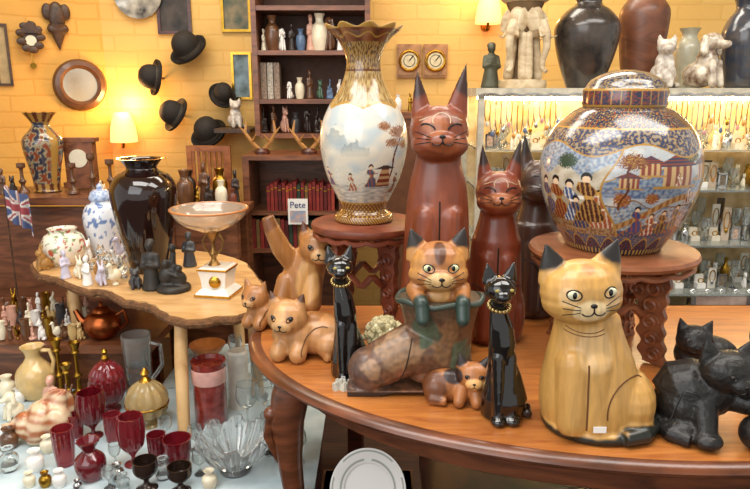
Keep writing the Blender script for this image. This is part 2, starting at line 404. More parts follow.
def jarcol(v):
    th=math.atan2(v.x,-v.y);z=v.z;x=th*70;g=nz(x*.1,z*.1);g2=nz(x*.35,z*.35,4);gf=nz(x*.9,z*.9,6)
    if z<7:return GD if int(x/2.5+500)%2 else NV
    if z<22:
        e=abs(sin(x*.16))*12+8-z
        return GD if abs(e)<1.1 else (mixc(NV,RU,.6 if gf>.2 else 0) if e>0 else (GD if gf>.3 else C('46526c')))
    if z>124:
        if z<126:return GD
        return GD if gf>.26 else (C('7c3a24') if g2>.3 else (C('968868') if g2<-.46 else C('22283e')))
    bnd=105+6*cos(x*.075+.4)
    if z>bnd:
        if z<bnd+1.5:return GD
        c=C('343d58') if g2>-.15 else C('8c8474')
        return GD if abs(g2+.15)<.04 or gf>.36 else c
    fil=abs(nz(x*.28,z*.28,12))<.011
    lp=-30+8*sin(z*.07)
    if abs(x-lp)<1:return GD
    if x<lp and x>-112:
        c=mixc(C('c4bba6'),C('a1957e'),max(0,min(1,.45+g*1.2)))
        if z<44+4*sin(x*.2):c=C('7c5436') if g2>.1 else C('9c7e58')
        if z>86+6*sin(x*.15):c=mixc(C('66768e'),C('a0a8ac'),max(0,min(1,.5+g2*1.5)))
        if fil:c=GD
        if ((x+70)/10)**2+((z-94)/7)**2+gf<1:c=DG
        f=figs(x,z,[(-50,36,50,C('4c2a22'),C('c99a52')),(-38,30,40,C('9a5030'),C('d9cdb4')),(-60,28,34,C('2c3a60'),GD),(-66,34,44,C('44587e'),WH),(-82,34,46,C('7a3024'),GD),(-98,36,42,C('38486e'),C('b58a58'))])
        return f or c
    c=mixc(C('bfc0bc'),C('96a2ae'),max(0,min(1,.45+g)))
    hl=82+16*nz(x*.04,1)
    if 62<z<hl:c=mixc(C('4c5f80'),C('8594a2'),max(0,min(1,.5+g2*1.3)))
    if abs(z-hl)<.7:c=GD
    wl=54+10*nz(x*.045,8)
    if z<wl:c=mixc(C('5e708a'),C('a2acb0'),max(0,min(1,.6+g2*2)))
    if abs(z-wl)<.7:c=C('7a5a34')
    if z<34+5*sin(x*.08):c=C('8e583a') if g2>.12 else C('3a4866')
    if fil:c=C('b08c4a')
    p=46+.32*x+6*sin(x*.06)
    if abs(z-p)<3.2:c=GD if abs(abs(z-p)-2.8)<.4 else (C('b58a58') if int(x/3+500)%2 else C('8a5c38'))
    for(qx,qz,sc)in((26,74,1),(62,80,.7),(0,84,.6),(-16,72,.5),(84,60,.6)):
        q=(x-qx)/sc;w_=(z-qz)/sc
        if abs(q)<22 and 18<w_<30-abs(q)*.5:c=C('222a44') if int(w_/1.6)%2 else C('7c3420')
        if abs(q)<15 and 0<w_<=18:c=C('7c3420') if (int((q+60)/4)%2==0) else C('c09c68')
        if abs(q)<23 and -3<w_<=0:c=GD
    for(tx,tz,a_,b_,k1)in((-14,96,12,7,'6e3a24'),(44,100,10,5,'3b4a38'),(84,80,13,14,'7a3c22'),(-20,60,7,7,'8c4a2a'),(60,54,8,6,'3b4a38'),(4,62,6,5,'8c4a2a')):
        if ((x-tx)/a_)**2+((z-tz)/b_)**2+gf*1.1<1:c=C(k1) if gf<.15 else GD
    if abs(x+14-.15*(z-98)-2*sin(z*.2))<1 and 50<z<92:c=BR
    f=figs(x,z,[(-6,28,27,C('34487a'),RU),(8,24,24,C('8c3c24'),WH),(20,26,25,C('4a3a34'),GD),(34,30,26,TE,GD),(56,36,24,C('34406a'),GD),(70,42,22,C('9a4a2c'),WH),(26,74,12,RU,WH),(42,56,16,C('702c1e'),WH)])
    if f:return f
    return c
def lidcol(v):
    th=math.atan2(v.x,-v.y);z=v.z;x=th*40;gf=nz(v.x*.5,v.y*.5,z*.7)
    if z<146.5:return GD
    if z<160:
        k=abs(((x+400)%9)-4.5);return GD if k<.5 else (C('7a3420') if gf>.05 else NV)
    if z<162:return GD
    if math.hypot(v.x,v.y)<14:return GD if gf>.1 else NV
    return C('242c46') if gf>.0 else (GD if gf>-.12 else C('706c60'))
r=W('ginger_jar','large round lidded ginger jar painted with figures, pavilions and gold','jar',(xof(612,1.5,zj),1.5,zj),rot=0)
s=(1.5*CT+.08)/F;SC[r]=Vector((s,s,(Zv(70,1.5)-zj)/180))
put(r,'body',[g_lathe([(43,0),(46,2),(49,8),(61,28),(71,55),(75,82),(71,106),(62,124),(48,138),(40,143),(36,144)],620,sm=40)],PV,col=jarcol,merge=False,ang=180)
put(r,'lid',[g_lathe([(38,144),(39,148),(38.5,160),(36,164),(31,171),(20,177),(8,180),(0,180)],260,sm=14)],PV,col=lidcol,merge=False,ang=180)
# ======================= CATS
WD=VC('painted_carved_wood',.4,.2,.26)
WD2=VC('painted_smooth_wood',.38,.28,.24)
BLK=M('black_glaze','0b0a0a',.08,coat=.8,var=.1)
r=T('cat_statue','large seated pale wooden cat with black ears, tail and base','cat statue',593,424,h=178,rot=0)
gs=[g_lathe([(0,0),(46,0),(50,10),(51,28),(48,48),(42,70),(36,88),(32,102),(28,114),(0,120)],32,c=(0,4,0),sm=3,X=Matrix.Shear('XY',4,(-.12,0))@Matrix.Diagonal((1,.86,1,1))),
 g_lathe([(0,0),(49,0),(52,3),(52,7),(49,10),(0,10)],40,X=TR(2,-2,0)@Matrix.Diagonal((1.02,.84,1,1))),
 g_sph((30,-2,28),(26,36,32)),g_cap((-30,-18,70),17,(-30,-27,16),15),g_cap((-10,-20,70),17,(-9,-28,16),15),g_sph((28,-24,12),(20,16,12)),
 g_tube([(24,40,9),(42,26,9),(52,5,8),(50,-20,8),(36,-36,8),(14,-44,8)],[8,8,8.5,8.5,8.5,7],12)]
HT=TR(-24,0,132)@RY(-4)@TR(24,0,-132)
gs+=[xf(q,HT) for q in[g_sph((-24,-6,138),(39,31,29)),g_sph((-24,-8,130),(38,30,22)),g_sph((-22,-30,127),(17,8,11)),g_ear((-46,-2,150),(-56,-2,184),18,8),g_ear((-2,-2,152),(12,-2,184),18,8)]]
pl=[((-57,-2,182),(22,18,27),'1c1814'),((8,-2,188),(21,18,27),'1c1814'),((0,0,-2),(120,120,10.5),'1a1e18'),((34,-42,8),(26,16,11),'1a1e18'),((53,-5,8),(13,40,12),'1a1e18'),((44,28,8),(18,24,9),'1a1e18'),((-24,-30,166),(7,16,8),'b47c3e'),((-22,-36,125),(17,8,12),'e8cb98'),((-42,-26,138),(10,14,9),'dcb47a'),((-4,-26,138),(10,14,9),'dcb47a'),((-14,-30,88),(18,14,22),'d4ab70')]
o,bv=sculpt(r,'body',gs,WD,patch('c4954f',pl),1.5,7)
face(r,bv,-22,139,33,'dedcb8',er=.16,esp=.5,lr=.028,slant=.12,tilt=.07)
put(r,'haunch_line',[g for g in[sline(bv,arc(24,30,26,30,190,60,14),.8,2)] if g],M('carved_groove','6a4320',.5))
put(r,'leg_line',[g for g in[sline(bv,[(-20,14),(-20,75)],.9,10)] if g],M('carved_groove'))
for i in(0,2):
    g=sline(bv,arc(-22,112-i*1.5,20+i*2,10,215+i*4,325-i*4,10),.5,2)
    if g:put(r,'dotted_collar',[g],M('collar_paint','7c5228',.5))
put(r,'price_sticker',[g_ext([(-6,0),(6,0),(6,6),(-6,6)],.6,TR(-9,pj(bv,-9,17).y-.6,14))],M('paper_white','f2f0ea',.6,var=.03),False)
def tallcat(lab,u,v,h,hw,base,dark,line,seedpl,y=None,rot=0):
    r=T('tall_cat_statue',lab,'cat statue',u,v,h=h,rot=rot,y=y)
    k=hw/34.0;hz=h-68*k
    gs=[g_lathe([(0,0),(33*k,0),(35*k,12),(35*k,h*.18),(32*k,h*.36),(30*k,h*.5),(27*k,hz-48*k),(22*k,hz-28*k),(18*k,hz-12*k),(0,hz-6*k)],28,X=Matrix.Diagonal((1,.85,1,1)),sm=3),
     g_cap((-11*k,-17*k,hz-75*k),12*k,(-13*k,-25*k,12),11*k),g_cap((11*k,-17*k,hz-75*k),12*k,(13*k,-25*k,12),11*k),
     g_sph((22*k,2,26),(18*k,24*k,34)),g_sph((-22*k,2,26),(18*k,24*k,34)),
     g_sph((0,-3*k,hz+4*k),(28*k,25*k,25*k)),g_sph((0,-10*k,hz-7*k),(27*k,23*k,17*k)),g_sph((0,-28*k,hz-3*k),(13*k,8*k,8*k)),
     g_ear((-15*k,2*k,hz+12*k),(-21*k,3*k,hz+62*k),11*k,6*k),g_ear((14*k,2*k,hz+12*k),(24*k,3*k,hz+68*k),12*k,6*k)]
    o,bv=sculpt(r,'body',gs,WD2,patch(base,[((-21*k,2*k,hz+60*k),(13*k,14*k,26*k),dark),((24*k,2*k,hz+64*k),(14*k,14*k,28*k),dark)]+seedpl(k,hz)),1.5,6)
    ln=M('painted_line_'+line,line,.4)
    face(r,bv,0,hz+7*k,29*k,closed=True,lr=.03)
    L=[sline(bv,arc(0,hz+15*k,8*k,7*k,200,-20,10),.5,2),sline(bv,[(-19*k,hz+15*k),(-9*k,hz+19*k)],.5),sline(bv,[(19*k,hz+15*k),(9*k,hz+19*k)],.5)]
    for g in L:
        if g:put(r,'forehead_line',[g],ln)
    L=[sline(bv,[(0,10),(0,hz-60*k)],.7,20),sline(bv,arc(-24*k,26,22*k,34,20,120,10),.6,2),sline(bv,arc(24*k,26,22*k,34,160,60,10),.6,2)]
    for g in L:
        if g:put(r,'carved_groove',[g],INK)
    return r
tallcat('tall red-brown polished wooden cat with dark pointed ears and closed eyes',434,352,290,34,'78371c','34160d','d8c4a0',lambda k,hz:[((-8*k,-30*k,hz+14*k),(15*k,12*k,12*k),'9c5a32'),((6*k,-30*k,hz-6*k),(20*k,12*k,8*k),'904c2c'),((0,-30*k,hz-90*k),(16*k,12*k,50*k),'864226')])
tallcat('medium reddish wooden cat with slit eyes beside a taller one',492,338,200,27,'7c361c','2a120a','c8a884',lambda k,hz:[((0,-30*k,hz-2*k),(26*k,14*k,9*k),'9c5a34')],rot=-4)
tallcat('dark brown wooden cat standing behind other cats',532,312,185,27,'40261a','1c0f0a','8a5a3a',lambda k,hz:[],rot=10)
def slim(lab,u,v,h,lean,rot=0):
    r=T('black_cat_figurine',lab,'cat figurine',u,v,h=h,rot=rot);k=h/150.0
    gs=[g_sph((lean*.2+2*k,4*k,20*k),(23*k,18*k,22*k)),g_tube([(0,4*k,0),(2*k,3*k,20*k),(0,2*k,40*k),(-3*k,1*k,58*k),(-4*k,-2*k,76*k),(-6*k,-2*k,92*k),(-9*k,-1*k,108*k),(-9*k,-2*k,122*k)],[21*k,23*k,18*k,13*k,13*k,11.5*k,8*k,8*k],16),
     g_cap((-9*k,-8*k,64*k),6.5*k,(-9*k,-15*k,5*k),5.5*k),g_cap((3*k,-7*k,62*k),6.5*k,(4*k,-15*k,5*k),5.5*k),g_sph((-9*k,-17*k,4*k),(8*k,9*k,5*k)),g_sph((5*k,-17*k,4*k),(8*k,9*k,5*k)),
     g_sph((-10*k,-7*k,130*k),(15*k,16*k,12*k)),g_sph((-11*k,-19*k,126*k),(8*k,8*k,6.5*k)),g_ear((-19*k,-4*k,136*k),(-23*k,-4*k,154*k),8*k,4*k),g_ear((-1*k,-4*k,137*k),(3*k,-4*k,154*k),8*k,4*k),
     g_tube([(18*k,14*k,6*k),(26*k,4*k,5*k),(23*k,-10*k,5*k)],[6*k,5.5*k,4*k],10)]
    o,bv=sculpt(r,'body',gs,BLK,None,1.1,3)
    for s in(-1,1):
        hh=pj(bv,(-10+s*6.5)*k,132*k)
        put(r,'eye',[g_sph(hh,(2.6*k,.9*k,1.5*k))],M('eye_yellow','b8a65a',.2))
    put(r,'collar',[g_sph((-8.5*k+10*k*cos(a),-1.5*k+10*k*sin(a),(112-3*sin(-a))*k),2.1*k,n=8,m=6) for a in[2*pi*i/18 for i in range(18)]],M('collar_beads','b8a06a',.2,.9))
slim('slender black glazed cat with long neck beside pale wooden cats',349,375,128,0,10)
slim('tall slender black glazed cat with beaded collar at table edge',502,416,151,0,6)
# boot
r=T('cat_in_boot_carving','carved wooden cat sitting in a chunky mottled brown boot','carving',430,386,h=150,rot=0)
def bootcol(v):
    f=patch('745038',[((-66,-5,20),(26,34,32),'63493e'),((-32,-20,44),(22,22,20),'9a7654'),((34,0,24),(18,30,26),'543a2a'),((14,-24,56),(18,12,20),'8c6644'),((-16,-24,16),(24,16,14),'8a5c42'),((-8,-24,66),(14,14,14),'55604a'),((28,-20,40),(12,14,16),'5e6650'),((-58,-26,30),(10,8,10),'a07c5c')],.7,.09)
    c=f(v)
    if v.z<5:return C('2a1c15')
    k=max(0,min(.55,(v.z-72)/26));c=tuple(c[i]*(1-k)+C('3c4a3e')[i]*k for i in range(3))
    n_=.85+.4*noise.noise(Vector((v.x*.25,v.y*.25,v.z*.25)))
    return tuple(q*n_ for q in c[:3])
gs=[g_lathe([(0,10),(30,10),(33,24),(32,40),(32,54),(35,70),(39,84),(41,92),(0,92)],28,c=(8,2,0),sm=2,X=Matrix.Diagonal((1,.74,1,1))),
 g_tube([(20,0,24),(-4,-2,40),(-22,-4,40),(-38,-6,33),(-52,-8,26),(-62,-9,23),(-72,-9,24)],[22,26,25,23,22,20,13],18),g_sph((-60,-8,22),(22,22,22)),g_sph((28,2,16),(18,21,16)),
 g_ext([(-82,0),(-48,0),(-34,3),(-8,3),(-6,0),(44,0),(45,6),(-82,6)],42,TR(0,-3,0)),g_sph((-68,-3,5),(15,21,6))]
g=sculpt_geo(gs,1.2,6);put(r,'boot',g,WD,col=bootcol,merge=False,ang=180)
put(r,'boot_cuff',[g_tube([(8+41*cos(a),2+30*sin(a),90+1.6*cos(5*a)) for a in[2*pi*i/60 for i in range(60)]],[3]*60,10,True)],M('green_cuff','3a463c',.45,coat=.2))
bvb=BVHTree.FromPolygons(g[0],g[1])
q=sline(bvb,[(-34,8),(-26,30),(-20,58)],.7,10)
if q:put(r,'boot_seam',[q],M('seam_dark','33231a',.6))
gs=[g_sph((7,0,94),(29,20,14)),g_sph((5,-3,123),(27,22,23)),g_sph((5,-7,115),(29,21,16)),g_sph((5,-24,115),(13,8,9)),g_ear((-12,0,131),(-22,0,158),14,6),g_ear((21,0,131),(30,0,159),14,6),
 g_cap((-18,-12,102),8,(-12,-30,94),7),g_cap((-12,-30,92),7,(-11,-35,80),6.5),g_cap((28,-10,102),8,(26,-29,94),7),g_cap((26,-29,92),7,(26,-35,80),6.5)]
catc=patch('a86c38',[((-21,0,156),(14,14,19),'241a14'),((29,0,157),(14,14,19),'241a14'),((5,-20,141),(6,16,12),'5a3218'),((-18,-10,127),(11,24,14),'bf8646'),((27,-10,127),(11,24,14),'bf8646'),((5,-28,112),(15,12,10),'dcb67c'),((-12,-34,86),(12,16,18),'2a3c34'),((26,-34,86),(12,16,18),'2a3c34'),((6,-14,100),(10,14,10),'cf9a58')])
o,bv=sculpt(r,'cat',gs,WD,catc,1.2,4)
face(r,bv,6,122,27,'d6d9a8',er=.16,slant=.15)
r=T('kitten_carving','small wooden kitten with dark mask lying against the boot','cat figurine',457,401,h=46,rot=-8)
gs=[g_sph((-10,2,15),(26,12,16)),g_sph((-20,-1,12),(15,12,13)),g_sph((15,-3,28),(17,13,13)),g_sph((16,-13,24),(9,7,6)),g_ear((5,-2,36),(1,-2,49),8,4),g_ear((25,-2,35),(30,-2,48),8,4),g_cap((4,-6,14),8,(2,-14,6),6),g_cap((18,-6,14),8,(19,-14,6),6),g_tube([(-28,4,6),(-24,-10,5),(-10,-14,5)],[6,6,4],10)]
o,bv=sculpt(r,'body',gs,WD,patch('a86a38',[((-24,-8,16),(14,20,14),'6a3c1e'),((2,-2,47),(9,8,11),'2a1a12'),((28,-2,46),(9,8,11),'2a1a12'),((-4,-8,28),(10,14,8),'35201a'),((16,-16,24),(9,8,6),'d9a564')]),1.1,6)
face(r,bv,16,29,16,'2a1a10',whisk=False,er=.12)
BY=on(430,386,.8).y
r=T('crystal_ornament','pale yellow faceted crystal cluster ornament behind the boot toe','ornament',384,364,h=54)
random.seed(3);L=[]
for i in range(150):
    a=random.uniform(0,2*pi);ph=random.uniform(.0,1.5);rr=20
    c=Vector((rr*cos(a)*cos(ph),rr*.75*sin(a)*cos(ph),22+24*sin(ph)));dr=Vector((c.x,c.y,(c.z-20)*.8)).normalized()
    L.append(g_tube([Vector((c.x*.7,c.y*.7,22+(c.z-22)*.7)),c,c+dr*random.uniform(.5,3.4)],[3.2,3.6,1.6],5))
put(r,'crystals',L+[g_lathe([(0,0),(12,0),(13,8),(17,22),(12,34),(0,40)],20)],M('crystal_yellow','dccf9f',.2,trans=.2,coat=.5,var=.3,ns=90),ang=10)
r=T('crystal_ornament','small white crystal cluster at feet of black cat','ornament',342,388,h=14)
L=[]
for i in range(26):
    a=random.uniform(0,2*pi);rr=random.uniform(1,9);c=Vector((rr*cos(a),rr*.7*sin(a),0));L.append(g_tube([c,c+Vector((c.x*.2,c.y*.2,random.uniform(4,9)))],[3.4,1.4],5))
put(r,'crystals',L,M('crystal_white','e4e0d0',.15,trans=.3),ang=10)
def lying(lab,u,v,h,rot,base,pl,k=1.0,eye='2a1a10',mat=None,nm='wooden_cat_figurine',cat='cat figurine'):
    r=T(nm,lab,cat,u,v,h=h,rot=rot)
    gs=[g_sph((12*k,12*k,22*k),(36*k,26*k,23*k)),g_sph((-6*k,0,24*k),(28*k,22*k,23*k)),g_sph((-12*k,-10*k,45*k),(23*k,19*k,19*k)),g_sph((-12*k,-25*k,41*k),(13*k,8*k,9*k)),
      g_ear((-25*k,-8*k,54*k),(-32*k,-8*k,72*k),9*k,5*k),g_ear((0,-8*k,55*k),(7*k,-8*k,72*k),9*k,5*k),
      g_cap((-16*k,-6*k,20*k),12*k,(-19*k,-21*k,9*k),10*k),g_cap((0,-6*k,20*k),12*k,(3*k,-21*k,9*k),10*k),g_sph((32*k,4*k,15*k),(17*k,22*k,16*k)),g_tube([(36*k,18*k,8*k),(42*k,0,7*k),(32*k,-16*k,6*k)],[7*k,6*k,5*k],10)]
    o,bv=sculpt(r,'body',gs,mat or WD,patch(base,[((a[0]*k,a[1]*k,a[2]*k),(b[0]*k,b[1]*k,b[2]*k),c) for a,b,c in pl]) if not mat else None,1.1,6)
    face(r,bv,-12*k,46*k,22*k,eye,er=.12,lr=.035,whisk=False,slant=.5)
    if not mat:
        g=sline(bv,arc(26*k,16*k,17*k,20*k,200,70,12),.7,2)
        if g:put(r,'carved_groove',[g],M('carved_groove'))
lying('pale tan crouching wooden cat with round cheeks and small ears',302,355,66,-14,'b98450',[((-12,-34,38),(14,10,9),'d2a36c'),((10,10,44),(14,20,8),'99622f'),((-31,-8,72),(8,9,10),'5a3418'),((6,-8,72),(8,9,10),'5a3418'),((-14,-24,52),(7,12,9),'cf9c62')],.9)
lying('small light brown wooden kitten behind a larger tan cat',267,326,56,-30,'a8703c',[((-12,-34,38),(14,10,9),'cf9d64')],.66)
r=T('wooden_cat_figurine','light brown wooden cat leaning back with one raised paw','cat figurine',300,320,h=98,rot=0)
gs=[g_tube([(-4,12,4),(-2,10,26),(6,8,50),(14,6,66)],[20,23,20,16],16),g_sph((20,-2,74),(19,17,17)),g_sph((23,-16,69),(10,8,8)),g_ear((9,0,82),(5,0,100),8,4),g_ear((31,0,81),(37,0,97),8,4),
 g_cap((-12,-2,40),10,(-20,-12,12),9),g_cap((14,-2,44),10,(14,-12,20),9),g_sph((-6,-6,12),(24,14,12)),g_tube([(-2,6,52),(-16,0,72),(-24,-4,92),(-28,-4,104)],[11,10,8,6],12)]
o,bv=sculpt(r,'body',gs,WD,patch('a8703a',[((-27,-4,102),(10,12,14),'7c4a24'),((10,-14,42),(12,10,22),'cf9c5c'),((37,0,97),(7,8,9),'5a3018'),((5,0,98),(7,8,9),'5a3018'),((24,-22,68),(10,8,8),'d2a36c')]),1.2,6)
face(r,bv,22,75,19,'2a1a10',er=.12,whisk=False,lr=.035,slant=.5)
BC=M('black_carved_wood','1c1a18',.46,coat=.12,bump=.4,ns=80,var=.45)
r=T('black_cat_statue','black carved cat crouching with its paw over a ball','cat statue',700,430,h=94,rot=4)
gs=[g_tube([(-30,16,24),(-18,14,34),(-4,6,40),(8,-2,44),(14,-8,54)],[22,30,29,25,20],18),g_sph((-24,8,24),(20,28,25)),g_sph((14,-12,64),(27,22,20)),g_sph((18,-30,57),(13,9,9)),
  g_ear((-3,-8,74),(-10,-8,96),12,6),g_ear((29,-8,74),(38,-8,94),12,6),
  g_cap((-8,-12,32),14,(-12,-28,11),11),g_cap((16,-10,38),12,(30,-28,38),10),g_sph((31,-36,36),(10,10,7)),g_sph((-13,-34,8),(14,13,8)),g_sph((-26,-14,10),(17,16,10)),
  g_tube([(-32,30,8),(-42,8,8),(-40,-18,7),(-28,-32,6)],[9,9,8,6],10)]
o,bv=sculpt(r,'body',gs,BC,None,1.2,5)
face(r,bv,16,64,24,'4a4038',er=.1,whisk=False,ink=M('ink_brown','0c0a08',.3),lr=.03,slant=.4)
put(r,'ball',[g_sph((32,-38,16),16,n=28,m=18)],BC)
g=sline(bv,arc(-26,22,19,24,200,60,12),.7,2)
if g:put(r,'carved_groove',[g],INK)
lying('black carved cat lying low behind another black cat',699,372,56,-16,'1a1817',[],.76,'4a4038',BC,'black_cat_statue','cat statue')
lying('black carved cat lying near the straight table rim',776,374,60,-24,'1a1817',[],.84,'4a4038',BC,'black_cat_statue','cat statue')
# ======================= SLAB TABLE
SL=WOOD('slab_wood','b98a52','dcb47c',(4,14,4),.4,.2);BKM=M('bark_edge','7a5230',.8,bump=1,ns=60,var=.5)
f_=[(34,262),(40,272),(58,277),(82,288),(104,289),(128,299),(150,303),(172,315),(196,319),(218,316),(240,314),(262,306)]
bk=[(266,294),(256,276),(246,264),(228,256),(200,251),(160,249),(120,250),(85,251),(55,254)]
out=[on(u,v,.80) for u,v in f_+bk];n=len(out);ct=sum(out,Vector())/n
t=W('live_edge_table','narrow table with wavy live-edge pale wood slab top','table',(ct.x,ct.y,ZL))
cs=[];N=len(out)
for i in range(N):
    for k in range(4):
        tt=k/4;p0,p1,p2,p3=out[i-1],out[i],out[(i+1)%N],out[(i+2)%N]
        q=.5*((2*p1)+(p2-p0)*tt+(2*p0-5*p1+4*p2-p3)*tt*tt+(3*p1-p0-3*p2+p3)*tt**3);q+=Vector((nz(q.x*30,q.y*30)*.012,nz(q.y*30,q.x*30,3)*.012,0));cs.append(q-Vector((ct.x,ct.y,0)))
n=len(cs);zt=.80-ZL
V=[Vector((p.x,p.y,zt)) for p in cs]
put(t,'slab_top',(V+[Vector((p.x*.985,p.y*.985,zt-.03)) for p in cs],[tuple(range(n)),tuple(range(2*n-1,n-1,-1))]+[(i,(i+1)%n,(i+1)%n+n,i+n) for i in range(n)]),SL,ang=30)
put(t,'bark_edge',[g_tube([Vector((p.x,p.y,zt-.016+nz(p.x*25,p.y*25)*.004)) for p in cs],[.013+.004*nz(p.x*40,p.y*40,5) for p in cs],8,True,flat=1)],BKM)
for(u,v,zb,lean)in((180,312,ZL,.08),(252,290,ZL,.03),(72,272,.60,.03),(235,266,ZL,.03)):
    q=on(u,v,.80)-Vector((ct.x,ct.y,0));zl=zb-ZL
    put(t,'leg',[g_tube([(q.x,q.y,zt-.028),(q.x+.003,q.y-lean*.4,zt*.6+zl*.4),(q.x+.012,q.y-lean,zl+.001)],[.019,.02,.018],10)],SL)
# ======================= LOW TABLES & SHELVES
CL=M('pale_blue_cloth','c4d2d6',.7,col2='a4b8be',ns=9,bump=.15)
def lowt(lab,x0,x1,y0,y1,z,mat,mat2,drop=.1,closed=False):
    t=W('low_table',lab,'table',((x0+x1)/2,(y0+y1)/2,0));w=x1-x0;d=y1-y0
    put(t,'tabletop',[g_box((w,d,.03),(0,0,z-.02))],mat2,False)
    if drop:put(t,'tablecloth',[g_box((w+.006,d+.006,.005),(0,0,z-.0025)),g_box((w+.01,.004,drop),(0,-d/2-.003,z-drop/2))],mat,False)
    if closed:put(t,'front_panel',[g_box((w-.04,.02,z-.06),(0,-d/2+.05,(z-.06)/2+.01))],mat2,False)
    for sx in(-1,1):
        for sy in(-1,1):put(t,'leg',[g_box((.05,.05,z-.036),(sx*(w/2-.05),sy*(d/2-.05),(z-.036)/2))],mat2,False)
lowt('low table covered with pale blue cloth and glassware',-1.75,-.155,1.43,2.0,ZL,CL,DK)
lowt('low table with pale blue cloth below the slab',-.72,-.02,2.012,2.4,ZL,CL,DK)
lowt('dark wooden low shelf crowded with small ceramics',-2.0,-.75,2.03,2.55,.60,CL,BW,0,True)
lowt('dark wooden sideboard along the wall',-2.15,-1.0,2.62,2.95,1.0,CL,BW,0,True)
lowt('dark table beneath the bookcase stacked with clutter',-.93,-.56,2.68,2.97,.93,CL,BW,0,True)
r=W('wooden_crate','small dark wooden crate holding an upright plate','crate',(-.02,1.5,0))
put(r,'body',[g_box((.24,.3,.37),(0,0,.185))],DK,False);put(r,'lid_board',[g_box((.25,.31,.012),(0,0,.364))],BW,False)
# ======================= generic vessel helpers
def ves(name,lab,cat,u,v,h,prof,mat,z=ZL,y=None,sm=4,seg=40,wave=None,inner=1.2,part='body',group=None,rot=0,col=None,ang=60):
    r=T(name,lab,cat,u,v,z=z,y=y,h=h,rot=rot,group=group)
    rim=prof[-1];ins=[(max(rim[0]-inner,.3),rim[1])]+[(max(p[0]-inner*1.3,.3),p[1]) for p in prof[::-1][1:] if p[1]>h*.25]
    g=g_lathe(prof,seg,sm=sm,wave=wave,cap=False);g[1].append(tuple(range(seg-1,-1,-1)))
    gi=g_lathe(ins if len(ins)>1 else [(rim[0]-.5,rim[1]),(rim[0]-.6,rim[1]-1)],seg,sm=sm if len(ins)>2 else 0,wave=wave,cap=False)
    V,Fc=join([g,gi]);n1=len(g[0]);
    Fc+= [(n1-seg+j,n1-seg+(j+1)%seg,n1+(j+1)%seg,n1+j) for j in range(seg)]
    Fc.append(tuple(len(V)-seg+j for j in range(seg)))
    put(r,part,(V,Fc),mat,col=col,merge=(col is None),ang=ang);return r
GLS=M('clear_glass','eef3f2',.03,trans=.92,var=.02);RGL=M('ruby_glass','a8323c',.06,trans=.65,coat=.5,var=.2);RGD=M('dark_ruby_glass','8a1e2a',.07,trans=.55,coat=.7,var=.25)
CRM=M('cream_ceramic','e8ddc0',.25,coat=.5,var=.1);WHC=M('white_ceramic','ece8e0',.2,coat=.6,var=.06);YC=M('yellow_ceramic','d9b87a',.25,coat=.5);BRC=M('brown_ceramic','6a4428',.3,coat=.5,var=.4);BRS=M('aged_brass','a8802e',.3,1);SLV=M('silver','c9c9c6',.18,1);GRY=M('dark_grey_stone','3a3a3c',.45,coat=.3);PNK=M('pink_ceramic','d9a48c',.3,coat=.4)
ves('glossy_vase','large glossy dark brown vase with flared mouth','vase',150,270,112,[(17,0),(18,3),(20,12),(27,45),(31,70),(31,84),(25,95),(15,101),(15,105),(20,111),(23,112)],M('oxblood_glaze','22100c',.08,coat=.8,var=.3),ZT)
r=T('glass_compote','peach frosted glass bowl on slim stem and square white gold base','dish',219,294,ZT,h=88,rot=0)
fg=M('frosted_glass','f0dcc4',.18,trans=.75,coat=.5,var=.05)
put(r,'bowl',[g_lathe([(3,62),(10,64),(22,69),(31,75),(36,83),(37,86),(35.6,85.5),(29.6,76),(20,70.4),(9,66),(0,65)],64,c=(-5,0,0),sm=3)],fg)
put(r,'rim_band',[g_tube([(-5+37*cos(a),37*sin(a),85.5) for a in[2*pi*i/48 for i in range(48)]],1.1,6,True)],M('orange_rim','c4783a',.3,coat=.5))
put(r,'stem',[g_lathe([(7,29),(4,33),(2.4,37),(4.4,41),(2.2,46),(2.2,54),(5,59),(7,63)],20,c=(-3,0,0),sm=3)]+[g_tube([(-3+s*2,0,40),(-3+s*8,0,46),(-3+s*10,0,54),(-3+s*6,0,61)],1.1,6) for s in(-1,1)],M('antique_gold','9a7440',.3,.8))
put(r,'base',[g_lathe([(24,0),(25,3),(22,6),(17,9),(18,18),(20,25),(21,28),(17,30),(0,30)],4,X=RZ(35))],WHC,ang=20)
put(r,'gold_trim',[g_lathe([(25.6,1),(25.8,3),(25.2,3.6)],4,X=RZ(35),cap=False),g_lathe([(21.4,26.5),(21.8,28),(21,28.6)],4,X=RZ(35),cap=False),g_sph((0,-14,16),(6,2.5,6))],GOLD,ang=20)
ves('ginger_jar','small white lidless pot with painted flowers','jar',66,264,36,[(12,0),(18,8),(21,18),(18,28),(13,32),(14,36)],VC('flower_pot_paint',.2,.6),ZT,col=lambda v:C('b5543a') if nz(v.x*.22,v.y*.22,v.z*.22)>.32 else(C('8a9a6a') if nz(v.x*.25+9,v.y*.25,v.z*.25)>.35 else C('e9e2d0')),seg=96,sm=10)
r=ves('lidded_jar','blue and white lidded porcelain jar','jar',106,256,66,[(11,0),(13,6),(17,26),(18,40),(15,50),(10,54),(9,56)],VC('blue_white_paint',.15,.7),ZT,col=lambda v:C('6a84b4') if nz(v.x*.25,v.y*.25,v.z*.2)>.25 else C('dfe4ea'),seg=96,sm=10,part='body')
put(r,'lid',[g_lathe([(10,56),(11,59),(8,65),(3,67),(3,70),(0,73)],24,sm=3)],M('lid_blue_white','c8d2e2',.2,coat=.6,col2='7a92bc',ns=90))
MG={}
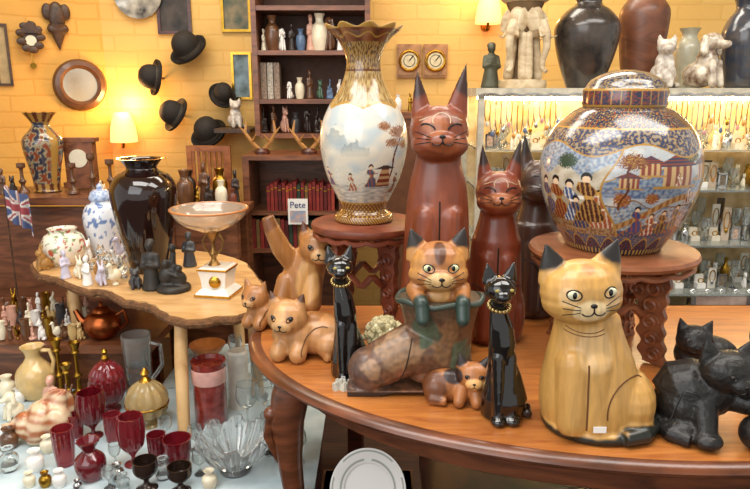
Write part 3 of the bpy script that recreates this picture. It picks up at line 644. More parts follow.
def mgeo(kind):
    if kind in MG:return MG[kind]
    if kind=='person':gs=[g_lathe([(0,0),(20,0),(19,10),(14,40),(11,58),(0,62)],20,sm=2),g_sph((0,0,62),(15,10,15)),g_cap((-13,0,68),5,(-16,-8,46),4.5),g_cap((-16,-8,46),4.5,(-3,-15,52),4),g_cap((13,0,68),5,(17,-6,46),4.5),g_cap((17,-6,46),4.5,(5,-14,50),4),g_sph((0,-1,87),(9,10,11)),g_cap((0,0,72),5,(0,0,84),5),g_sph((0,3,93),(10,9,8))]
    elif kind=='animal':gs=[g_sph((0,6,25),(24,26,25)),g_sph((0,-2,48),(17,16,22)),g_sph((0,-8,76),(17,17,15)),g_sph((0,-24,71),(8,9,7)),g_ear((-11,-6,86),(-14,-6,101),7,4),g_ear((11,-6,86),(14,-6,101),7,4),g_cap((-9,-14,46),7,(-10,-22,6),6),g_cap((9,-14,46),7,(10,-22,6),6),g_tube([(14,26,5),(28,10,5),(24,-8,4)],[6,6,4],10)]
    elif kind=='dog':gs=[g_sph((0,8,24),(22,26,24)),g_sph((0,-2,46),(17,17,24)),g_sph((0,-6,80),(16,17,16)),g_sph((0,-24,74),(9,13,8)),g_cap((-15,-4,86),6,(-20,-6,62),7),g_cap((15,-4,86),6,(20,-6,62),7),g_cap((-9,-14,44),7,(-10,-20,6),6.5),g_cap((9,-14,44),7,(10,-20,6),6.5),g_sph((0,-34,77),(3,3,3)),g_tube([(0,30,8),(14,34,12),(20,28,20)],[5,4,3],10)]
    elif kind=='rabbit':gs=[g_sph((0,8,26),(25,28,26)),g_sph((0,-4,50),(18,18,20)),g_sph((0,-12,66),(16,17,14)),g_cap((-7,-6,78),5,(-10,2,98),4),g_cap((7,-6,78),5,(11,2,97),4),g_cap((-9,-16,40),7,(-10,-24,6),6),g_cap((9,-16,40),7,(10,-24,6),6),g_sph((0,34,14),9)]
    elif kind=='bird':gs=[g_sph((0,0,40),(22,34,24)),g_cap((0,-22,54),11,(0,-28,78),9),g_sph((0,-30,82),(10,12,10)),g_ear((0,-38,82),(0,-56,79),4,4),g_ear((0,24,46),(0,66,66),12,6),g_lathe([(0,0),(16,0),(14,8),(6,14),(5,24),(0,24)],14)]
    elif kind=='elephant':gs=[g_sph((0,10,56),(28,38,30)),g_sph((0,-34,66),(20,20,22)),g_tube([(0,-50,62),(0,-60,45),(0,-58,24),(0,-64,12)],[10,8,6,5],12),g_sph((-22,-30,66),(12,4,18)),g_sph((22,-30,66),(12,4,18))]+[g_cap((sx*15,y,44),11,(sx*15,y,9),11) for sx in(-1,1) for y in(-16,32)]
    elif kind=='group':gs=[g_lathe([(0,0),(34,0),(33,10),(26,14),(0,14)],20),g_sph((-12,0,30),(16,14,22)),g_sph((-12,-3,58),(9,9,10)),g_sph((12,0,24),(15,14,18)),g_sph((13,-4,48),(8,8,9)),g_cap((-6,-8,40),5,(12,-12,34),4),g_cap((-2,2,40),8,(2,4,80),6),g_sph((2,2,92),(8,8,9))]
    MG[kind]=sculpt_geo(gs,2.6 if kind!='dog' else 2.0,2);return MG[kind]
def mini(kind,name,lab,cat,u,v,h,mat,z=ZL,y=None,rot=0,group=None,wx=1.0):
    r=T(name,lab,cat,u,v,z=z,y=y,h=h,rot=rot,group=group);k=h/100
    put(r,'body',xf(mgeo(kind),Matrix.Diagonal((k*wx,k*wx,k,1))),mat,ang=180,merge=False);return r
mini('group','figurine_group','dark bronze figurine group of musicians on a base','figurine',174,290,46,M('dark_bronze','3a3733',.45,.3),ZT,wx=1.1)
mini('person','figurine','dark standing figurine beside the glossy vase','figurine',153,289,50,M('dark_bronze'),ZT)
mini('animal','figurine','small dark grey cat figurine','figurine',136,288,22,GRY,ZT,rot=20,wx=1.3)
mini('person','figurine','small grey seated figurine behind compote','figurine',190,266,34,GRY,ZT)
random.seed(17)
LIL=M('pale_lilac_ceramic','cfc8d8',.3,coat=.5);AMG=M('amber_glass','d8a860',.08,trans=.6)
k_=0
for(v,us)in((262,(88,124,132)),(270,(44,92,104,118)),(278,(66,80,98,112,124)),(285,(88,102,116))):
    for u in us:
        k_+=1;mini(['bird','animal','bird','person','rabbit'][k_%5],'small_figurine','small pale glazed figurine on the wood slab','figurine',u,v,random.uniform(18,30),[GLS,WHC,LIL,CRM,AMG,GLS][k_%6],ZT,rot=random.uniform(-50,50),group='small figurines on the slab table',wx=.9)
# ---- low table things
def handle(r,pts,rad,mat):put(r,'handle',[g_tube(pts,rad,8)],mat)
r=ves('jug','pale yellow ceramic jug with handle','jug',38,396,50,[(11,0),(14,3),(18,14),(17,26),(9,36),(7,42),(11,50)],YC);handle(r,[(9,0,46),(17,0,46),(20,0,36),(17,0,24)],2,YC)
for(u,v,h,rr,m,lab)in((94,436,44,13,RGD,'dark red cut glass goblet'),(134,464,48,13,RGL,'ruby red glass goblet on a stem')):
    ves('goblet',lab,'goblet',u,v,h,[(rr*.7,0),(rr*.65,1.5),(rr*.2,4),(rr*.17,h*.18),(rr*.4,h*.26),(rr*.85,h*.42),(rr,h*.7),(rr*.92,h)],m,group='red glassware on the blue cloth',wave=(12,.06,h*.3,4),seg=72,ang=20)
for(u,v,h,rr,m)in((66,464,36,10.5,RGL),(114,440,26,8.5,RGL),(158,462,28,9,RGD),(77,436,22,7.5,RGL)):
    ves('tumbler','straight red glass tumbler on blue cloth','cup',u,v,h,[(rr*.78,0),(rr*.82,2),(rr*.95,h*.5),(rr,h)],m,sm=0,seg=60,wave=(15,.03,2,3),ang=20,group='red tumblers on the cloth')
r=ves('ruby_jar','ornate ruby cut glass jar with domed brass-knobbed lid','jar',110,410,32,[(10,0),(11,2),(7,5),(13,12),(17,22),(16,32)],RGL,wave=(14,.06,6,4),seg=84,sm=3,ang=15)
put(r,'lid',[g_lathe([(16.6,32),(16.4,34),(15,39),(10,45),(4,49),(0,50)],84,sm=2,wave=(14,.05,33,2))],RGL,ang=15);put(r,'knob',[g_lathe([(2.5,49),(4,52),(2,55),(3.4,58),(0,61)],16,sm=2)],BRS)
ves('vase','dark ruby glass bud vase with flared rim','vase',92,478,38,[(9,0),(12,4),(15,13),(14,20),(8,26),(6,29),(11,38)],RGD,wave=(10,.06,30,6))
ves('cup','dark red glass cup with wavy rim','cup',179,468,30,[(9,0),(11,6),(13,18),(14,30)],RGD,sm=2)
ves('cup','dark brown stemmed cup at table edge','cup',147,488,28,[(11,0),(4,4),(3,9),(9,14),(12,19),(12,28)],M('dark_bronze_glaze','3a2a22',.2,.5,coat=.5),sm=3)
ves('cup','small dark brown stemmed cup','cup',181,490,24,[(10,0),(4,4),(3,8),(9,12),(12,16),(12,24)],M('dark_bronze_glaze'),sm=3)
r=ves('candle_holder','tall red glass pillar candle holder','candle holder',212,424,64,[(15,0),(16,2),(16,60),(17,64)],M('red_striped_glass','9c3a30',.15,trans=.1,coat=.6,col2='7a2018',ns=50),sm=0)
put(r,'pale_band',[g_lathe([(16.4,44),(16.8,46),(16.8,56),(16.4,58)],40,cap=False)],M('pale_pink_glass','d8a498',.2,coat=.5))
put(T('candle','white candle behind the red holder','candle',240,406,ZL,h=56),'wax',[g_lathe([(0,0),(10,0),(10,54),(8,56),(0,55)],24)],M('wax_white','e6e0d2',.5))
r=ves('glass_tankard','clear ribbed glass tankard with handle','mug',141,394,62,[(14,0),(14,2),(11,8),(12,30),(14,60)],GLS,wave=(14,.04,5,3),sm=2);handle(r,[(12,0,52),(23,0,50),(24,0,30),(13,0,16)],2,GLS)
r=ves('crystal_dish','amber cut crystal dish with domed gold-tipped glass lid','dish',149,424,20,[(12,0),(10,2),(6,5),(17,12),(20,20)],M('amber_crystal','e0c48a',.08,trans=.6,var=.1),sm=2,seg=72,wave=(12,.06,6,4),ang=12)
put(r,'lid',[g_lathe([(20,20),(20.4,22),(20,27),(17,34),(11,40),(5,43),(0,44)],72,sm=2,wave=(12,.05,22,3))],M('amber_crystal'),ang=12)
put(r,'gold_finial',[g_lathe([(6,42.5),(4,45),(2,47),(4.4,50),(2,54),(0,56)],20,sm=2),g_tube([(20.4*cos(a),20.4*sin(a),21) for a in[2*pi*i/36 for i in range(36)]],1,6,True)],GOLD)
r=T('cut_glass_bowl','clear cut glass bowl with jagged rim','bowl',236,470,ZL,h=34)
o_=[];seg=64
for(rr,z_,am,zz)in((15,0,0,0),(16,2,0,0),(13,5,0,0),(20,10,.06,0),(28,18,.09,0),(34,27,.07,2),(37,34,.04,6),(35,34,.04,6),(31,27,.06,2),(25,19,.08,0),(16,12,.03,0),(8,9,0,0)):
    for j in range(seg):
        a=2*pi*j/seg;q=rr*(1+am*(1 if j%4<2 else -1));o_.append(Vector((q*cos(a),q*sin(a),z_+zz*(1 if j%8<4 else -1)*.5)))
Fb=[(i*seg+j,i*seg+(j+1)%seg,(i+1)*seg+(j+1)%seg,(i+1)*seg+j) for i in range(11) for j in range(seg)]+[tuple(range(seg-1,-1,-1)),tuple(11*seg+j for j in range(seg))]
put(r,'body',(o_,Fb),M('cut_crystal','f0f4f4',.02,trans=.88,var=.02,ior=1.52),ang=8)
for(u,v,h,rr)in((248,426,42,11),(268,423,40,11),(272,452,38,11),(262,396,36,10),(290,436,36,10),(280,404,34,9),(214,450,28,8),(298,462,30,9),(246,376,28,8),(288,474,28,9),(236,362,26,7),(262,380,28,8),(196,450,24,7),(116,466,22,6),(200,474,22,7),(110,488,20,7),(166,440,22,7)):
    ves('wine_glass','clear stemmed drinking glass','glass',u,v,h,[(rr*.8,0),(rr*.7,1),(1.6,3),(1.4,h*.42),(rr*.6,h*.5),(rr,h*.7),(rr*.9,h)],GLS,group='clear stemware on the cloth',inner=.8)
ves('bowl','shallow orange ceramic bowl','bowl',208,358,14,[(7,0),(7,2),(14,8),(18,14)],M('orange_ceramic','cf8040',.3,coat=.5),sm=2)
r=T('seashell','large pink and cream conch shell','shell',34,440,ZL,h=46,rot=20)
pts=[];rs=[]
for i in range(60):
    a=i*.33;q=1-i/60;pts.append((-28+46*q**.9+6*q*cos(a)*1.2,9*q*sin(a)*1.3,18+12*q*cos(a)));rs.append(1.5+15*q)
sculpt(r,'shell_body',[g_tube(pts,rs,12),g_sph((22,-4,16),(16,14,17)),g_ear((20,0,22),(34,0,46),12,6)],VC('shell_paint',.25,.4),lambda v:mixc(C('a8643e'),C('d9bf9c'),max(0,min(1,.5-nz(v.x*.06,v.y*.06,v.z*.2)*1.8))),1.4,2)
mini('person','figurine','pink and brown porcelain figurine','figurine',54,416,40,PNK,ZL)
mini('dog','figurine','cream porcelain dog figurine','figurine',14,418,28,CRM,ZL,rot=-30,wx=1.2)
mini('rabbit','figurine','dark glazed small figurine','figurine',72,414,30,BRC,ZL)
r=ves('teapot','round copper teapot with spout','teapot',104,336,26,[(11,0),(16,6),(18,14),(14,22),(8,25)],M('copper','a85a30',.3,1),z=.60,sm=3)
put(r,'spout',[g_tube([(-15,0,10),(-22,0,18),(-26,0,26)],[5,3.5,2.5],8)],M('copper'));handle(r,[(13,0,20),(22,0,26),(25,0,14),(17,0,8)],1.8,M('copper'));put(r,'lid',[g_lathe([(9,25),(6,29),(2,30),(2,33),(0,35)],20,sm=2)],M('copper'))
random.seed(11)
kinds=['animal','person','bird','rabbit','group'];mm=[CRM,WHC,YC,BRC,GRY,PNK,BRS]
for i in range(33):
    c_=i%11;rw=i//11;u=2+c_*8+rw*3+random.uniform(-1,1);v=(339,325,312)[rw]
    if i%3==0:
        hh=random.uniform(12,22);rr=min(hh*.42,4.6)
        ves('small_cup','small ceramic cup or pot among trinkets','cup',u,v,hh,[(rr*.7,0),(rr,hh*.4),(rr*.9,hh*.8),(rr,hh)],mm[i%7],z=.60,sm=2,seg=20,group='small ceramics on the dark shelf')
    else:mini(kinds[i%5],'small_figurine','small glazed figurine among trinkets','figurine',u,v,random.uniform(14,24),mm[(i*3)%7],.60,rot=random.uniform(-60,60),group='small ceramics on the dark shelf',wx=.7)
for(u,v,h)in((62,395,56),(80,394,52),(70,404,40)):
    ves('candlestick','brass candlestick with turned stem','candlestick',u,v,h,[(8,0),(7,3),(3,6),(2,h*.3),(4,h*.36),(2,h*.45),(2,h*.75),(4,h*.8),(3,h*.86),(6,h)],BRS,group='brass candlesticks',seg=20)
for i,(u,v,h,m)in enumerate([(8,396,20,CRM),(20,402,14,WHC),(118,392,20,BRC),(118,480,16,SLV),(164,478,20,GLS),(36,470,20,WHC),(30,486,14,CRM),(10,470,22,GLS),(60,486,16,WHC),(124,490,16,GLS),(210,488,18,CRM),(10,448,20,BRC),(48,452,16,CRM),(46,486,14,BRS),(78,490,10,SLV)]):
    ves('small_pot','small pot standing on the blue cloth','pot',u,v,h,[(h*.3,0),(h*.42,h*.3),(h*.4,h*.6),(h*.22,h*.8),(h*.3,h)],m,seg=24,group='small pots on the cloth')
PM=VC('plate_paint',.22,.5)
r=T('plate','round smooth white plate with thin grey rim bands standing on edge','plate',368,None,z=.371,y=1.41,h=76)
def pc(v):
    rr=math.hypot(v.x,v.z-37)
    if 26.5<rr<27.3 or 29.4<rr<29.9 or 34.6<rr<35.3:return C('8c938c')
    return C('eceae4')
put(r,'disc',[g_lathe([(0,-1),(22,-1),(25,1),(36,4),(37,4.6),(36,5.4),(24,2.5),(21,.6),(0,.6)],160,sm=8,X=TR(0,0,37)@RX(74))],PM,col=pc,merge=False)
r=W('wooden_chest','dark wooden chest under the oval table','chest',(.54,1.5,0))
put(r,'body',[g_box((.8,.3,.38),(0,0,.19))],DK,False);put(r,'lid',[g_box((.83,.33,.05),(0,0,.407))],DK,False);put(r,'hinge_plate',[g_box((.08,.01,.1),(0,-.168,.36))],BRS,False)
# ======================= BOOKCASE
y0=3.30
xl=xof(252,y0,1.6);xr=xof(370,y0,1.6);zb=Zv(136,y0);zt=2.1;cx=(xl+xr)/2;bw=xr-xl
r=W('bookcase','brown wooden open bookcase full of small ornaments','bookcase',(cx,y0,zb))
put(r,'side_panel',[g_box((.025,.27,zt-zb),(-bw/2+.012,.135,(zt-zb)/2))],BW,False);put(r,'side_panel',[g_box((.025,.27,zt-zb),(bw/2-.012,.135,(zt-zb)/2))],BW,False)
put(r,'back_panel',[g_box((bw-.05,.01,zt-zb),(0,.265,(zt-zb)/2))],M('bookcase_back','5a3824',.6),False)
shz=[zb+.012,Zv(99,y0),Zv(50,y0),Zv(5,y0)]
for s in shz+[zt-.01]:put(r,'shelf',[g_box((bw-.05,.25,.022),(0,.13,s-.012-zb))],BW,False)
random.seed(5)
def row(us,z,y,hs,group,mats,kinds,lab='small ornament on the bookcase shelf'):
    for i,u in enumerate(us):
        hh=random.uniform(*hs);k=kinds[i%len(kinds)]
        if k=='pot':ves('small_vase',lab.replace('ornament','vase'),'vase',u,None,hh,[(hh*.16,0),(hh*.22,hh*.35),(hh*.2,hh*.65),(hh*.1,hh*.8),(hh*.15,hh)],mats[i%len(mats)],z=z,y=y,seg=20,group=group)
        else:mini(k,'small_figurine',lab,'figurine',u,None,hh,mats[i%len(mats)],z,y=y,rot=random.uniform(-50,50),group=group,wx=.62)
DKF=M('dark_figurine','2c1c14',.4,coat=.3);BLC=M('blue_ceramic','5a7494',.25,coat=.5)
row([264,274,285,296,307,318,329,340,349],shz[0],y0+.08,(20,30),'ornaments on the lowest bookcase shelf',[DKF,BRC,PNK,GRY,DKF],['group','person','animal','pot','dog'])
row([290,300,310,320,330,340,349],shz[1],y0+.08,(18,30),'ornaments on the middle bookcase shelf',[WHC,CRM,BRC,M('green_ceramic','4a6a52',.3,coat=.5),BLC],['dog','pot','person','animal','group','rabbit'])
row([264,273,282,292,301,311,320,330,340,349],shz[2],y0+.08,(18,38),'ornaments on the upper bookcase shelf',[CRM,BRC,WHC,DKF,BLC,PNK],['person','pot','dog','person','pot'])
for i in range(4):
    r=T('storage_box','small pale printed box stacked on the bookcase shelf','box',259+6.4*i,None,z=shz[1],y=y0+.1,h=38,group='printed boxes');put(r,'carton',[g_box((5.6,12,36),(0,0,18))],M('carton_%d'%(i%2),['cfc4b0','a8907a'][i%2],.6,ns=120,var=.6),False)
# ======================= HUTCH with books
y1=3.0;xl=xof(243,y1,1.0);xr=xof(345,y1,1.0);zt=Zv(156,y1)
r=W('hutch_cabinet','dark wooden low cabinet with open book shelves','cabinet',((xl+xr)/2,y1,0));bw=xr-xl
put(r,'body',[g_box((bw,.3,.02),(0,.15,zt-.01)),g_box((.03,.3,zt-.02),(-bw/2+.015,.15,zt/2-.01)),g_box((.03,.3,zt-.02),(bw/2-.015,.15,zt/2-.01)),g_box((bw-.06,.01,zt-.02),(0,.29,zt/2-.01))],BW,False)
shs=[Zv(212,y1),Zv(250,y1),Zv(188,y1)]
for s in shs[:2]:put(r,'shelf',[g_box((bw-.06,.27,.018),(0,.15,s-.009))],BW,False)
bc=['7a1e18','8c2a1e','5e1612','a8402a','2c3c2a','7a5a30']
for i in range(18):
    r=T('book','old clothbound book standing on cabinet shelf','book',271+3.7*i,None,z=shs[0],y=y1+.1,h=26+(i*7)%5,group='books in the cabinet');hh=24+(i*7)%5
    k=[0,1,0,2,0,3,1,0,4,0,5,1][i%12];b=put(r,'cover',[g_box((3.0,26,hh),(0,0,hh/2))],M('book_cloth_%d'%k,bc[k],.6),False);put(r,'spine_bands',[g_box((3.05,.4,1),(0,-13.1,hh*.8))],GOLD,False)
for i in range(21):
    r=T('book','dark bound book on the lower cabinet shelf','book',253+4*i,None,z=shs[1],y=y1+.1,h=28,group='books on lower shelf');k=[4,0,5,1,2][i%5];hh=24+(i*5)%6
    put(r,'cover',[g_box((3.4,26,hh),(0,0,hh/2))],M('book_cloth_%d'%k),False)
r=T('printed_cover','small white printed cover with blue lettering and a picture','sign',297,None,z=shs[0],y=y1-.05,h=26)
r.location.z=Zv(226,y1-.05);put(r,'card',[g_box((20,.8,26),(0,0,13))],M('card_white','e9e4dc',.6,var=.03),False)
def text(p,name,s,size,X,mat):
    cu=bpy.data.curves.new('t','FONT');cu.body=s;cu.size=size;cu.align_x='CENTER';cu.extrude=.15;o=bpy.data.objects.new('t',cu);COL.objects.link(o);bpy.context.view_layer.update()
    me=bpy.data.meshes.new_from_object(o.evaluated_get(bpy.context.evaluated_depsgraph_get()));V=[X@v.co for v in me.vertices];Fc=[tuple(q.vertices) for q in me.polygons];bpy.data.objects.remove(o)
    put(p,name,(V,Fc),mat,False)
text(r,'lettering','Pete',9,TR(0,-.8,17)@RX(90),M('blue_ink','2a3f6e',.5))
put(r,'cover_picture',[g_box((16,.5,12),(0,-.4,8))],M('cover_print','7a94b0',.5,col2='c8a088',ns=40),False)
r.location.y=y1-.01
for u in(262,309):
    r=T('antler_trophy','pair of pale antlers mounted on a small block','antlers',u,None,z=zt,y=y1+.1,h=34)
    for s in(-1,1):
        put(r,'antler',[g_tube([(s*2,0,4),(s*9,-3,12),(s*15,-5,22),(s*13,-4,34)],[2.4,2,1.6,.6],7),g_tube([(s*9,-3,12),(s*4,-9,20)],[1.6,.5],6),g_tube([(s*14,-5,20),(s*20,-7,28)],[1.4,.4],6)],M('antler_bone','b88448',.5))
    put(r,'mount',[g_lathe([(0,0),(8,0),(8,3),(5,6),(0,6)],16)],DK)
r=W('tall_cabinet','dark wooden cabinet standing against the yellow wall','cabinet',(xof(432,3.2,1.1),3.2,0))
zc=Zv(112,3.2);put(r,'body',[g_box((.5,.36,zc-.03),(0,.18,(zc-.03)/2))],BW,False);put(r,'cornice',[g_box((.56,.4,.03),(0,.18,zc-.015))],BW,False)
for s in(-1,1):
    d=put(r,'door',[g_box((.23,.02,zc-.15),(s*.12,-.01,zc/2))],M('cabinet_door','6a4228',.4),False);put(d,'knob',[g_sph((s*.02,-.03,zc*.55),.012)],BRS)
row([398,410,456,468],zc,3.35,(16,24),'ornaments on the tall cabinet',[WHC,BRS,BRC],['pot','person','animal'],'small ornament on the tall cabinet')
# ======================= GLASS DISPLAY CABINET
yc=2.42;zct=Zv(88,yc);xl=xof(479,yc,1.43);xr=1.95;bw=xr-xl
r=W('display_cabinet','pale framed glass display cabinet filled with jewellery and trinkets','cabinet',((xl+xr)/2,yc,0));FR=M('cabinet_frame','d4cbb4',.35,.2)
L=[g_box((bw+.02,.45,.03),(0,.22,zct-.015)),g_box((bw,.43,.35),(0,.22,.175))]
for x in(-bw/2+.012,bw/2-.012,-bw*.5+.62):
    L+=[g_box((.022,.022,zct-.38),(x,.012,.35+(zct-.38)/2))]
L+=[g_box((.022,.022,zct-.38),(-bw/2+.012,.43,.35+(zct-.38)/2))]
put(r,'frame',L,FR,False)
put(r,'back_panel',[g_box((bw-.03,.01,zct-.38),(0,.43,.35+(zct-.38)/2))],M('cabinet_backing','dcc090',.6,col2='b4925e',ns=14),False)
csh=[Zv(v,yc+.2) for v in(146,184,236,282,330)]
for s in csh:put(r,'glass_shelf',[g_box((bw-.03,.38,.008),(0,.22,s-.004))],M('shelf_glass','e8f0ea',.05,trans=.8,var=.02),False)
for yy in(.05,.36):put(r,'light_strip',[g_box((bw-.1,.02,.012),(0,yy,zct-.038))],M('led_strip','ffe6b8',.5,emis=30,var=0),False)
put(r,'ornate_trim',[g_tube([(-bw/2+i*.02,-.006,zct-.028+.008*abs(sin(i*.8))) for i in range(int(bw/.02))],.006,6)],SLV)
random.seed(21)
GEM=[M('gem_pearl','e4dccc',.2,coat=1),M('gem_blue','5a6e94',.1,coat=1),GOLD,SLV,M('gem_pink','c08c8c',.1,coat=1),M('amber_bead','b8803c',.15,coat=.8)]
u=488;i=0
while u<770:
    if not 560<u<665:
        hh=random.uniform(22,42);zt_=zct-.032
        q=T('hanging_necklace','fine chain necklace with pendant hanging in the cabinet','jewellery',u,None,z=zt_,y=yc+.03+.02*(i%3),h=20,group='necklaces hanging in the cabinet')
        put(q,'chain',[g_tube([(2.8*sin(a),0,-hh/2+hh/2*cos(a)) for a in[2*pi*k/20 for k in range(20)]],.55,5,True)],[GOLD,SLV][i%2]);put(q,'pendant',[g_sph((0,-.6,-hh-2),(2,1.2,3),n=8,m=6)],GEM[i%6])
    u+=5.5;i+=1
ci=0
for si,(s,pitch,hh0) in enumerate(((csh[0],11,22),(csh[1],10,26),(csh[2],10,34),(csh[3],11,32),(csh[4],12,30))):
  for yy in(yc+.12,yc+.21,yc+.31):
    u=486+(yy-yc)*30
    while u<772:
        if 555<u<668 and si<3 or (u<650 and si>=3):
            u+=pitch;continue
        if si==4 and yy<yc+.18 and 680<u<758:
            u+=pitch;continue
        ci+=1;k=(ci*5+si)%8;hh=hh0*random.uniform(.6,1)
        g='trinkets on the glass shelves'
        if k==0:
            q=T('necklace_stand','pendant necklace on a small upright display card','jewellery',u,None,z=s,y=yy,h=hh,group=g);put(q,'display_card',[g_box((7.5,1,hh),(0,0,hh/2),RX(0))],M('velvet_card_%d'%(ci%3),['e8e2d4','5a4a40','cdb8a0'][ci%3],.8),False)
            put(q,'chain',[g_tube([(2.8*sin(a),-1.2,hh*.6+hh*.28*cos(a)) for a in[2*pi*i/14 for i in range(14)]],.5,5,True)],GOLD);put(q,'pendant',[g_sph((0,-1.6,hh*.3),(1.8,1.2,2.4),n=8,m=6)],GEM[ci%6])
        elif k in(1,3):
            bm_=M('box_cream_%d'%(ci%2),['efebe2','d8cdb8'][ci%2],.6,var=.08)
            q=T('ring_box','small white open ring box with a ring','jewellery',u,None,z=s,y=yy,h=hh,group=g);put(q,'box_base',[g_box((8.4,7,5),(0,0,2.5))],bm_,False);put(q,'box_lid',[g_box((8.4,1.5,9),(0,4,8),None)],bm_,False);put(q,'ring',[g_tube([(2.4*cos(a),-.5,7+2.4*sin(a)) for a in[2*pi*i/12 for i in range(12)]],.6,5,True)],GOLD)
        elif k==5:
            q=T('small_photo_frame','tiny silver frame standing in the cabinet','picture frame',u,None,z=s,y=yy,h=16,group=g);put(q,'frame',[g_box((9,1,1.6),(0,0,.8)),g_box((9,1,1.6),(0,0,13)),g_box((1.6,1,12),(-3.7,0,7)),g_box((1.6,1,12),(3.7,0,7))],SLV,False);put(q,'picture',[g_box((6.6,.5,11.4),(0,.3,7))],M('tiny_picture_%d'%(ci%2),['8a7a64','d8b8a0'][ci%2],.5,ns=90,var=.6),False)
        elif k in(2,6):ves('glass_ornament','small clear glass cup on the cabinet shelf','glass',u,None,hh,[(4,0),(1,2),(1,hh*.4),(4,hh*.6),(4,hh)],GLS,z=s,y=yy,seg=14,group=g,inner=.6,sm=2)
        elif k==4:ves('perfume_bottle','small metal pot on cabinet shelf','bottle',u,None,hh*.8,[(3.6,0),(4.4,hh*.25),(3.6,hh*.5),(1.5,hh*.6),(2.2,hh*.8)],[SLV,BRS][ci%2],z=s,y=yy,seg=14,group=g,sm=2)
        else:mini(['animal','person'][ci%2],'small_figurine','tiny figurine on the glass cabinet shelf','figurine',u,None,hh*.8,[WHC,SLV,CRM,WHC][ci%4],s,y=yy,group=g,wx=.6)
        u+=pitch*random.uniform(.95,1.1)
r=T('photo_frame','ornate silver frame with a soft pink portrait','picture frame',716,None,z=csh[4],y=yc+.07,h=50)
fr_=[g_box((60,2,5),(0,0,2.5)),g_box((60,2,5),(0,0,48)),g_box((5,2,41),(-27.5,0,25)),g_box((5,2,41),(27.5,0,25))]+[g_sph((sx*28,0,z),(5,2,5),n=10,m=6) for sx in(-1,1) for z in(5,26,48)]+[g_sph((x,0,z),(4,1.8,4),n=10,m=6) for x in(-14,0,14) for z in(3.9,49)]
put(r,'frame',fr_,SLV)
put(r,'picture',[g_box((50,1,41),(0,.6,25))],M('pink_picture','ecd0c0',.5,col2='c09a8a',ns=14),False)
yt=yc+.13
mini('person','figurine','tall dark figurine on top of the glass cabinet','figurine',490,None,46,M('verdigris','5a5a48',.5,.5),zct,y=yt)
def onTop(name,lab,u,h,prof,mat,y=yt,**k):return ves(name,lab,'vase',u,None,h,prof,mat,z=zct,y=y,**k)
DW=WOOD('pale_carving','a88c64','dccaa6',(8,8,14),.5,.1);DW2=WOOD('column_dark_wood','54402a','806644',(8,8,14),.6,.05)  # cream wood for the elephants, darker brown wood for the column
r=onTop('carved_vase','tall cream wooden vase with carved elephant heads around it',521,96,[(21,0),(21,6),(12,11),(9,40),(11,66),(18,84),(23,96)],DW2)
put(r,'carved_base',[g_lathe([(24,0),(25,3),(24,8),(20,9),(0,9)],40)],DW)
put(r,'carved_collar',[g_lathe([(14,84),(20,86),(24,90),(25.5,97),(22,97),(18,90)],40,wave=(14,.05,84,4))],DW)
for a_ in(-40,40,150):
    eg=sculpt_geo([g_sph((0,-5,66),(9,9,12)),g_sph((0,-8,56),(7,8,10)),g_tube([(0,-14,62),(0,-20,50),(0,-21,36),(0,-17,24),(0,-17,16),(0,-22,12)],[5,4.4,3.6,3,2.8,2.6],12),g_sph((-13,-2,64),(8,2,13),Matrix.Rotation(.35,3,'Y')),g_sph((13,-2,64),(8,2,13),Matrix.Rotation(-.35,3,'Y')),g_cap((-5,-3,48),4.5,(-8,-6,8),5),g_cap((5,-3,48),4.5,(8,-6,8),5),g_tube([(-4,-14,56),(-8,-20,46),(-9,-26,48)],[1.8,1.5,.8],8),g_tube([(4,-14,56),(8,-20,46),(9,-26,48)],[1.8,1.5,.8],8)],.9,1)
    put(r,'carved_elephant',xf(eg,RZ(a_)@TR(0,-7,4)),DW,ang=180,merge=False)
onTop('black_vase','large round mottled dark grey-brown vase with narrow neck',583,100,[(16,0),(18,4),(26,28),(31,52),(30,66),(21,78),(13,84),(13,90),(19,100)],M('charcoal_glaze','24211f',.25,coat=.4,col2='4a4038',ns=14))
onTop('brown_vase','tall matte brown wooden vase',638,96,[(13,0),(16,6),(20,30),(23,60),(23,78),(16,90),(14,96)],WOOD('brown_vase_wood','4e2a18','7a4a30',(5,5,10),.45,.2),y=yt+.1)
r=mini('animal','cat_figurine','white speckled ceramic cat figurine','cat figurine',662,None,54,M('speckled_white','dcd4c8',.4,col2='a89a88',ns=70),zct,y=yt-.05,rot=-15)
r=mini('dog','dog_figurine','brown and white glazed seated dog figurine','dog figurine',703,None,58,M('dog_glaze','e0d4bc',.25,coat=.6,col2='5e3a20',ns=22),zct,y=yt-.05,rot=35,wx=1.1)
onTop('blue_grey_vase','dark blue-grey patterned vase',740,94,[(14,0),(17,5),(21,30),(23,54),(18,70),(12,80),(16,94)],M('blue_grey_glaze','303a48',.2,coat=.6,col2='4a4440',ns=25))
onTop('pale_vase','small pale ceramic vase between the figurines',684,60,[(9,0),(11,20),(12,40),(7,52),(10,60)],M('pale_green_ceramic','b8b49a',.3,coat=.5),y=yt+.16)
